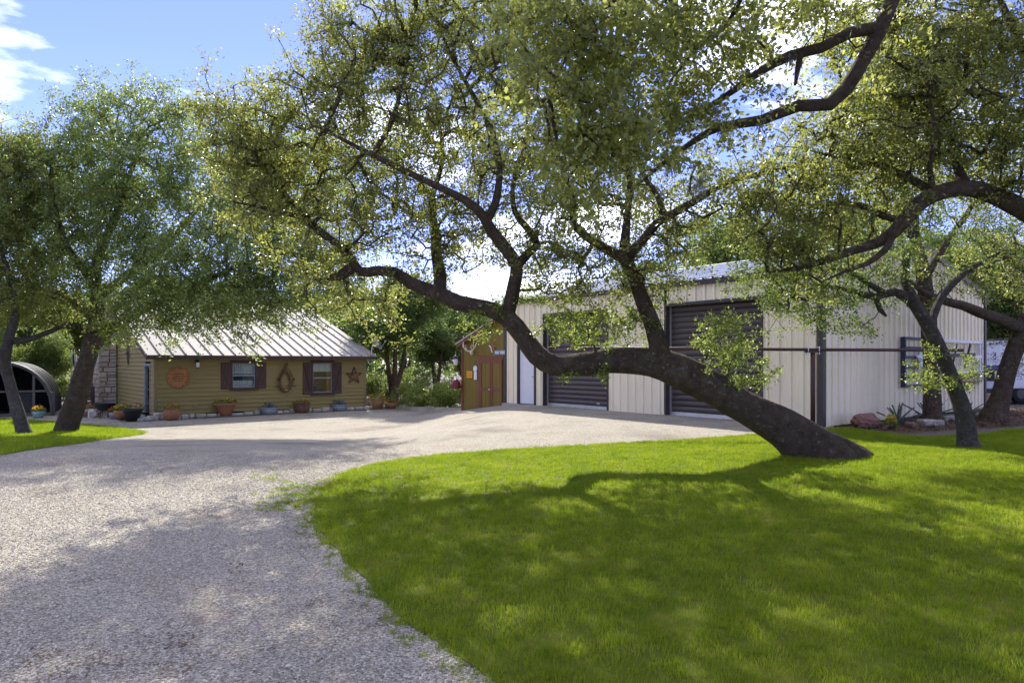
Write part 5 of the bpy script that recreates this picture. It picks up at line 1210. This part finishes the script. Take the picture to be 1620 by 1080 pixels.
# fringe of stray tufts along the lawn edge and the weedy patch on the gravel
def pts_mesh(name, pts, r):
    me = bpy.data.meshes.new(name); v = []; f = []
    for x, y in pts:
        i = len(v); z = g(x, y)+.004; v += [(x-r, y-r, z), (x+r, y-r, z), (x, y+r, z)]; f.append((i, i+1, i+2))
    me.from_pydata(v, [], f); me.materials.append(M['gravel']); return me
rg = random.Random(9); ep = catmull(edge[:20], .06); pts = []
for p in ep:
    for q in range(3): pts.append((p[0]+rg.gauss(-.02, .06), p[1]+rg.gauss(.01, .05)))
for (cx_, cy_, n_, sx_, sy_) in ((475, 772, 60, 26, 4), (455, 797, 70, 22, 5), (440, 762, 18, 25, 8), (490, 824, 30, 10, 8), (470, 783, 40, 24, 4)):
    for q in range(n_): pts.append(gp(cx_+rg.gauss(0, sx_), cy_+rg.gauss(0, sy_)))
scatter('stray_tufts', pts_mesh('stray_tufts', pts, .05), tuft(26, .045, .012, .035, .0018, 3, .9), 160, .6, 1.3, 'stray grass tufts and weeds on the gravel along the lawn edge', 'grass')
# loose stones on the gravel
def pebble(seed, s=1):
    b = bmesh.new(); bmesh.ops.create_icosphere(b, subdivisions=1, radius=1); r = random.Random(seed)
    for v in b.verts: v.co = Vector((v.co.x*r.uniform(.7, 1.25), v.co.y*r.uniform(.6, 1.0), v.co.z*r.uniform(.4, .7)))*.008
    me = bpy.data.meshes.new('pebble'); b.to_mesh(me); b.free(); me.materials.append(M['pebble']); return bpy.data.objects.new('pebble', me)
near = [(-7.5, 2.0), (1.6, 2.0), (.9, 2.6), (-.1, 3.4), (-.9, 4.2), (-1.6, 5.2), (-2.1, 6.4), (-2.3, 7.2), (-2.2, 8.2), (-1.5, 9.3), (-1, 10), (-2, 11.5), (-10, 11.5)]
ns = sheet('gravel_near', near, M['gravel'], .003, .6); nsm = ns.data; bpy.data.objects.remove(ns)
nsm.materials.clear(); nsm.materials.append(M['gravel'])
scatter('loose_gravel', nsm, pebble(1), 1100, .45, 1.25, 'loose crushed pale stones lying on the near driveway', 'gravel', .4, 5)
scatter('coarse_gravel', nsm, pebble(2), 26, 1.2, 2.3, 'coarser stones scattered over the near driveway', 'gravel', .4, 6)
# dry leaves and litter
def litter(seed):
    r = random.Random(seed); v = []; f = []
    for k in range(9):
        p = Vector((r.gauss(0, .06), r.gauss(0, .06), .006)); a = r.uniform(0, 6.283); d = Vector((math.cos(a), math.sin(a), r.uniform(-.1, .3)))*.022; s_ = Vector((-math.sin(a), math.cos(a), r.uniform(-.2, .3)))*.008
        i = len(v); v += [p-d, p+s_, p+d, p-s_]; f.append((i, i+1, i+2, i+3))
    me = bpy.data.meshes.new('litter'); me.from_pydata(v, [], f); me.materials.append(M['litter']); return bpy.data.objects.new('litter', me)
M['litter'] = leaf_mat('dry_leaf', (.05, .03, .018), (.13, .08, .045), (.14, .08, .04), .2, .8)
lp_ = []
for (cx_, cy_, n_, sx_, sy_) in ((1345, 722, 22, 26, 4), (1534, 710, 12, 14, 2.5), (1265, 728, 10, 14, 3), (870, 704, 26, 26, 2), (650, 714, 26, 22, 2.5), (780, 707, 14, 30, 3), (500, 744, 14, 40, 8), (150, 1050, 16, 120, 10), (300, 1010, 10, 90, 14), (60, 780, 14, 30, 4), (470, 842, 14, 16, 14), (160, 700, 16, 60, 5), (1000, 690, 12, 80, 5), (560, 722, 12, 30, 5), (350, 940, 18, 200, 60)):
    for q in range(n_): lp_.append(gp(cx_+rg.gauss(0, sx_), max(640, cy_+rg.gauss(0, sy_))))
bed = [bl(.4, -.2), bl(.5, -1.6), bl(3, -2.2), bl(7, -3.2), bl(10.8, -4), bl(12.5, -3), bl(10.6, -.2)]
scatter('drive_litter', pts_mesh('drive_litter', lp_, .06), litter(1), 160, .4, .9, 'brown dry leaves and twigs drifted on the gravel', 'leaf litter', .3, 7)
bs = sheet('bed_litter_base', bed, M['earth'], -.044, .4); bsm = bs.data; bpy.data.objects.remove(bs)
scatter('bed_litter', bsm, litter(2), 130, .8, 2.2, 'dry leaf litter in the bed under the barn gable', 'leaf litter', .4, 8)
scatter('fallen_leaves', lawn.data, litter(3), 1.6, .5, 1.1, 'odd brown fallen leaves lying in the big lawn', 'leaf litter', .5, 14)
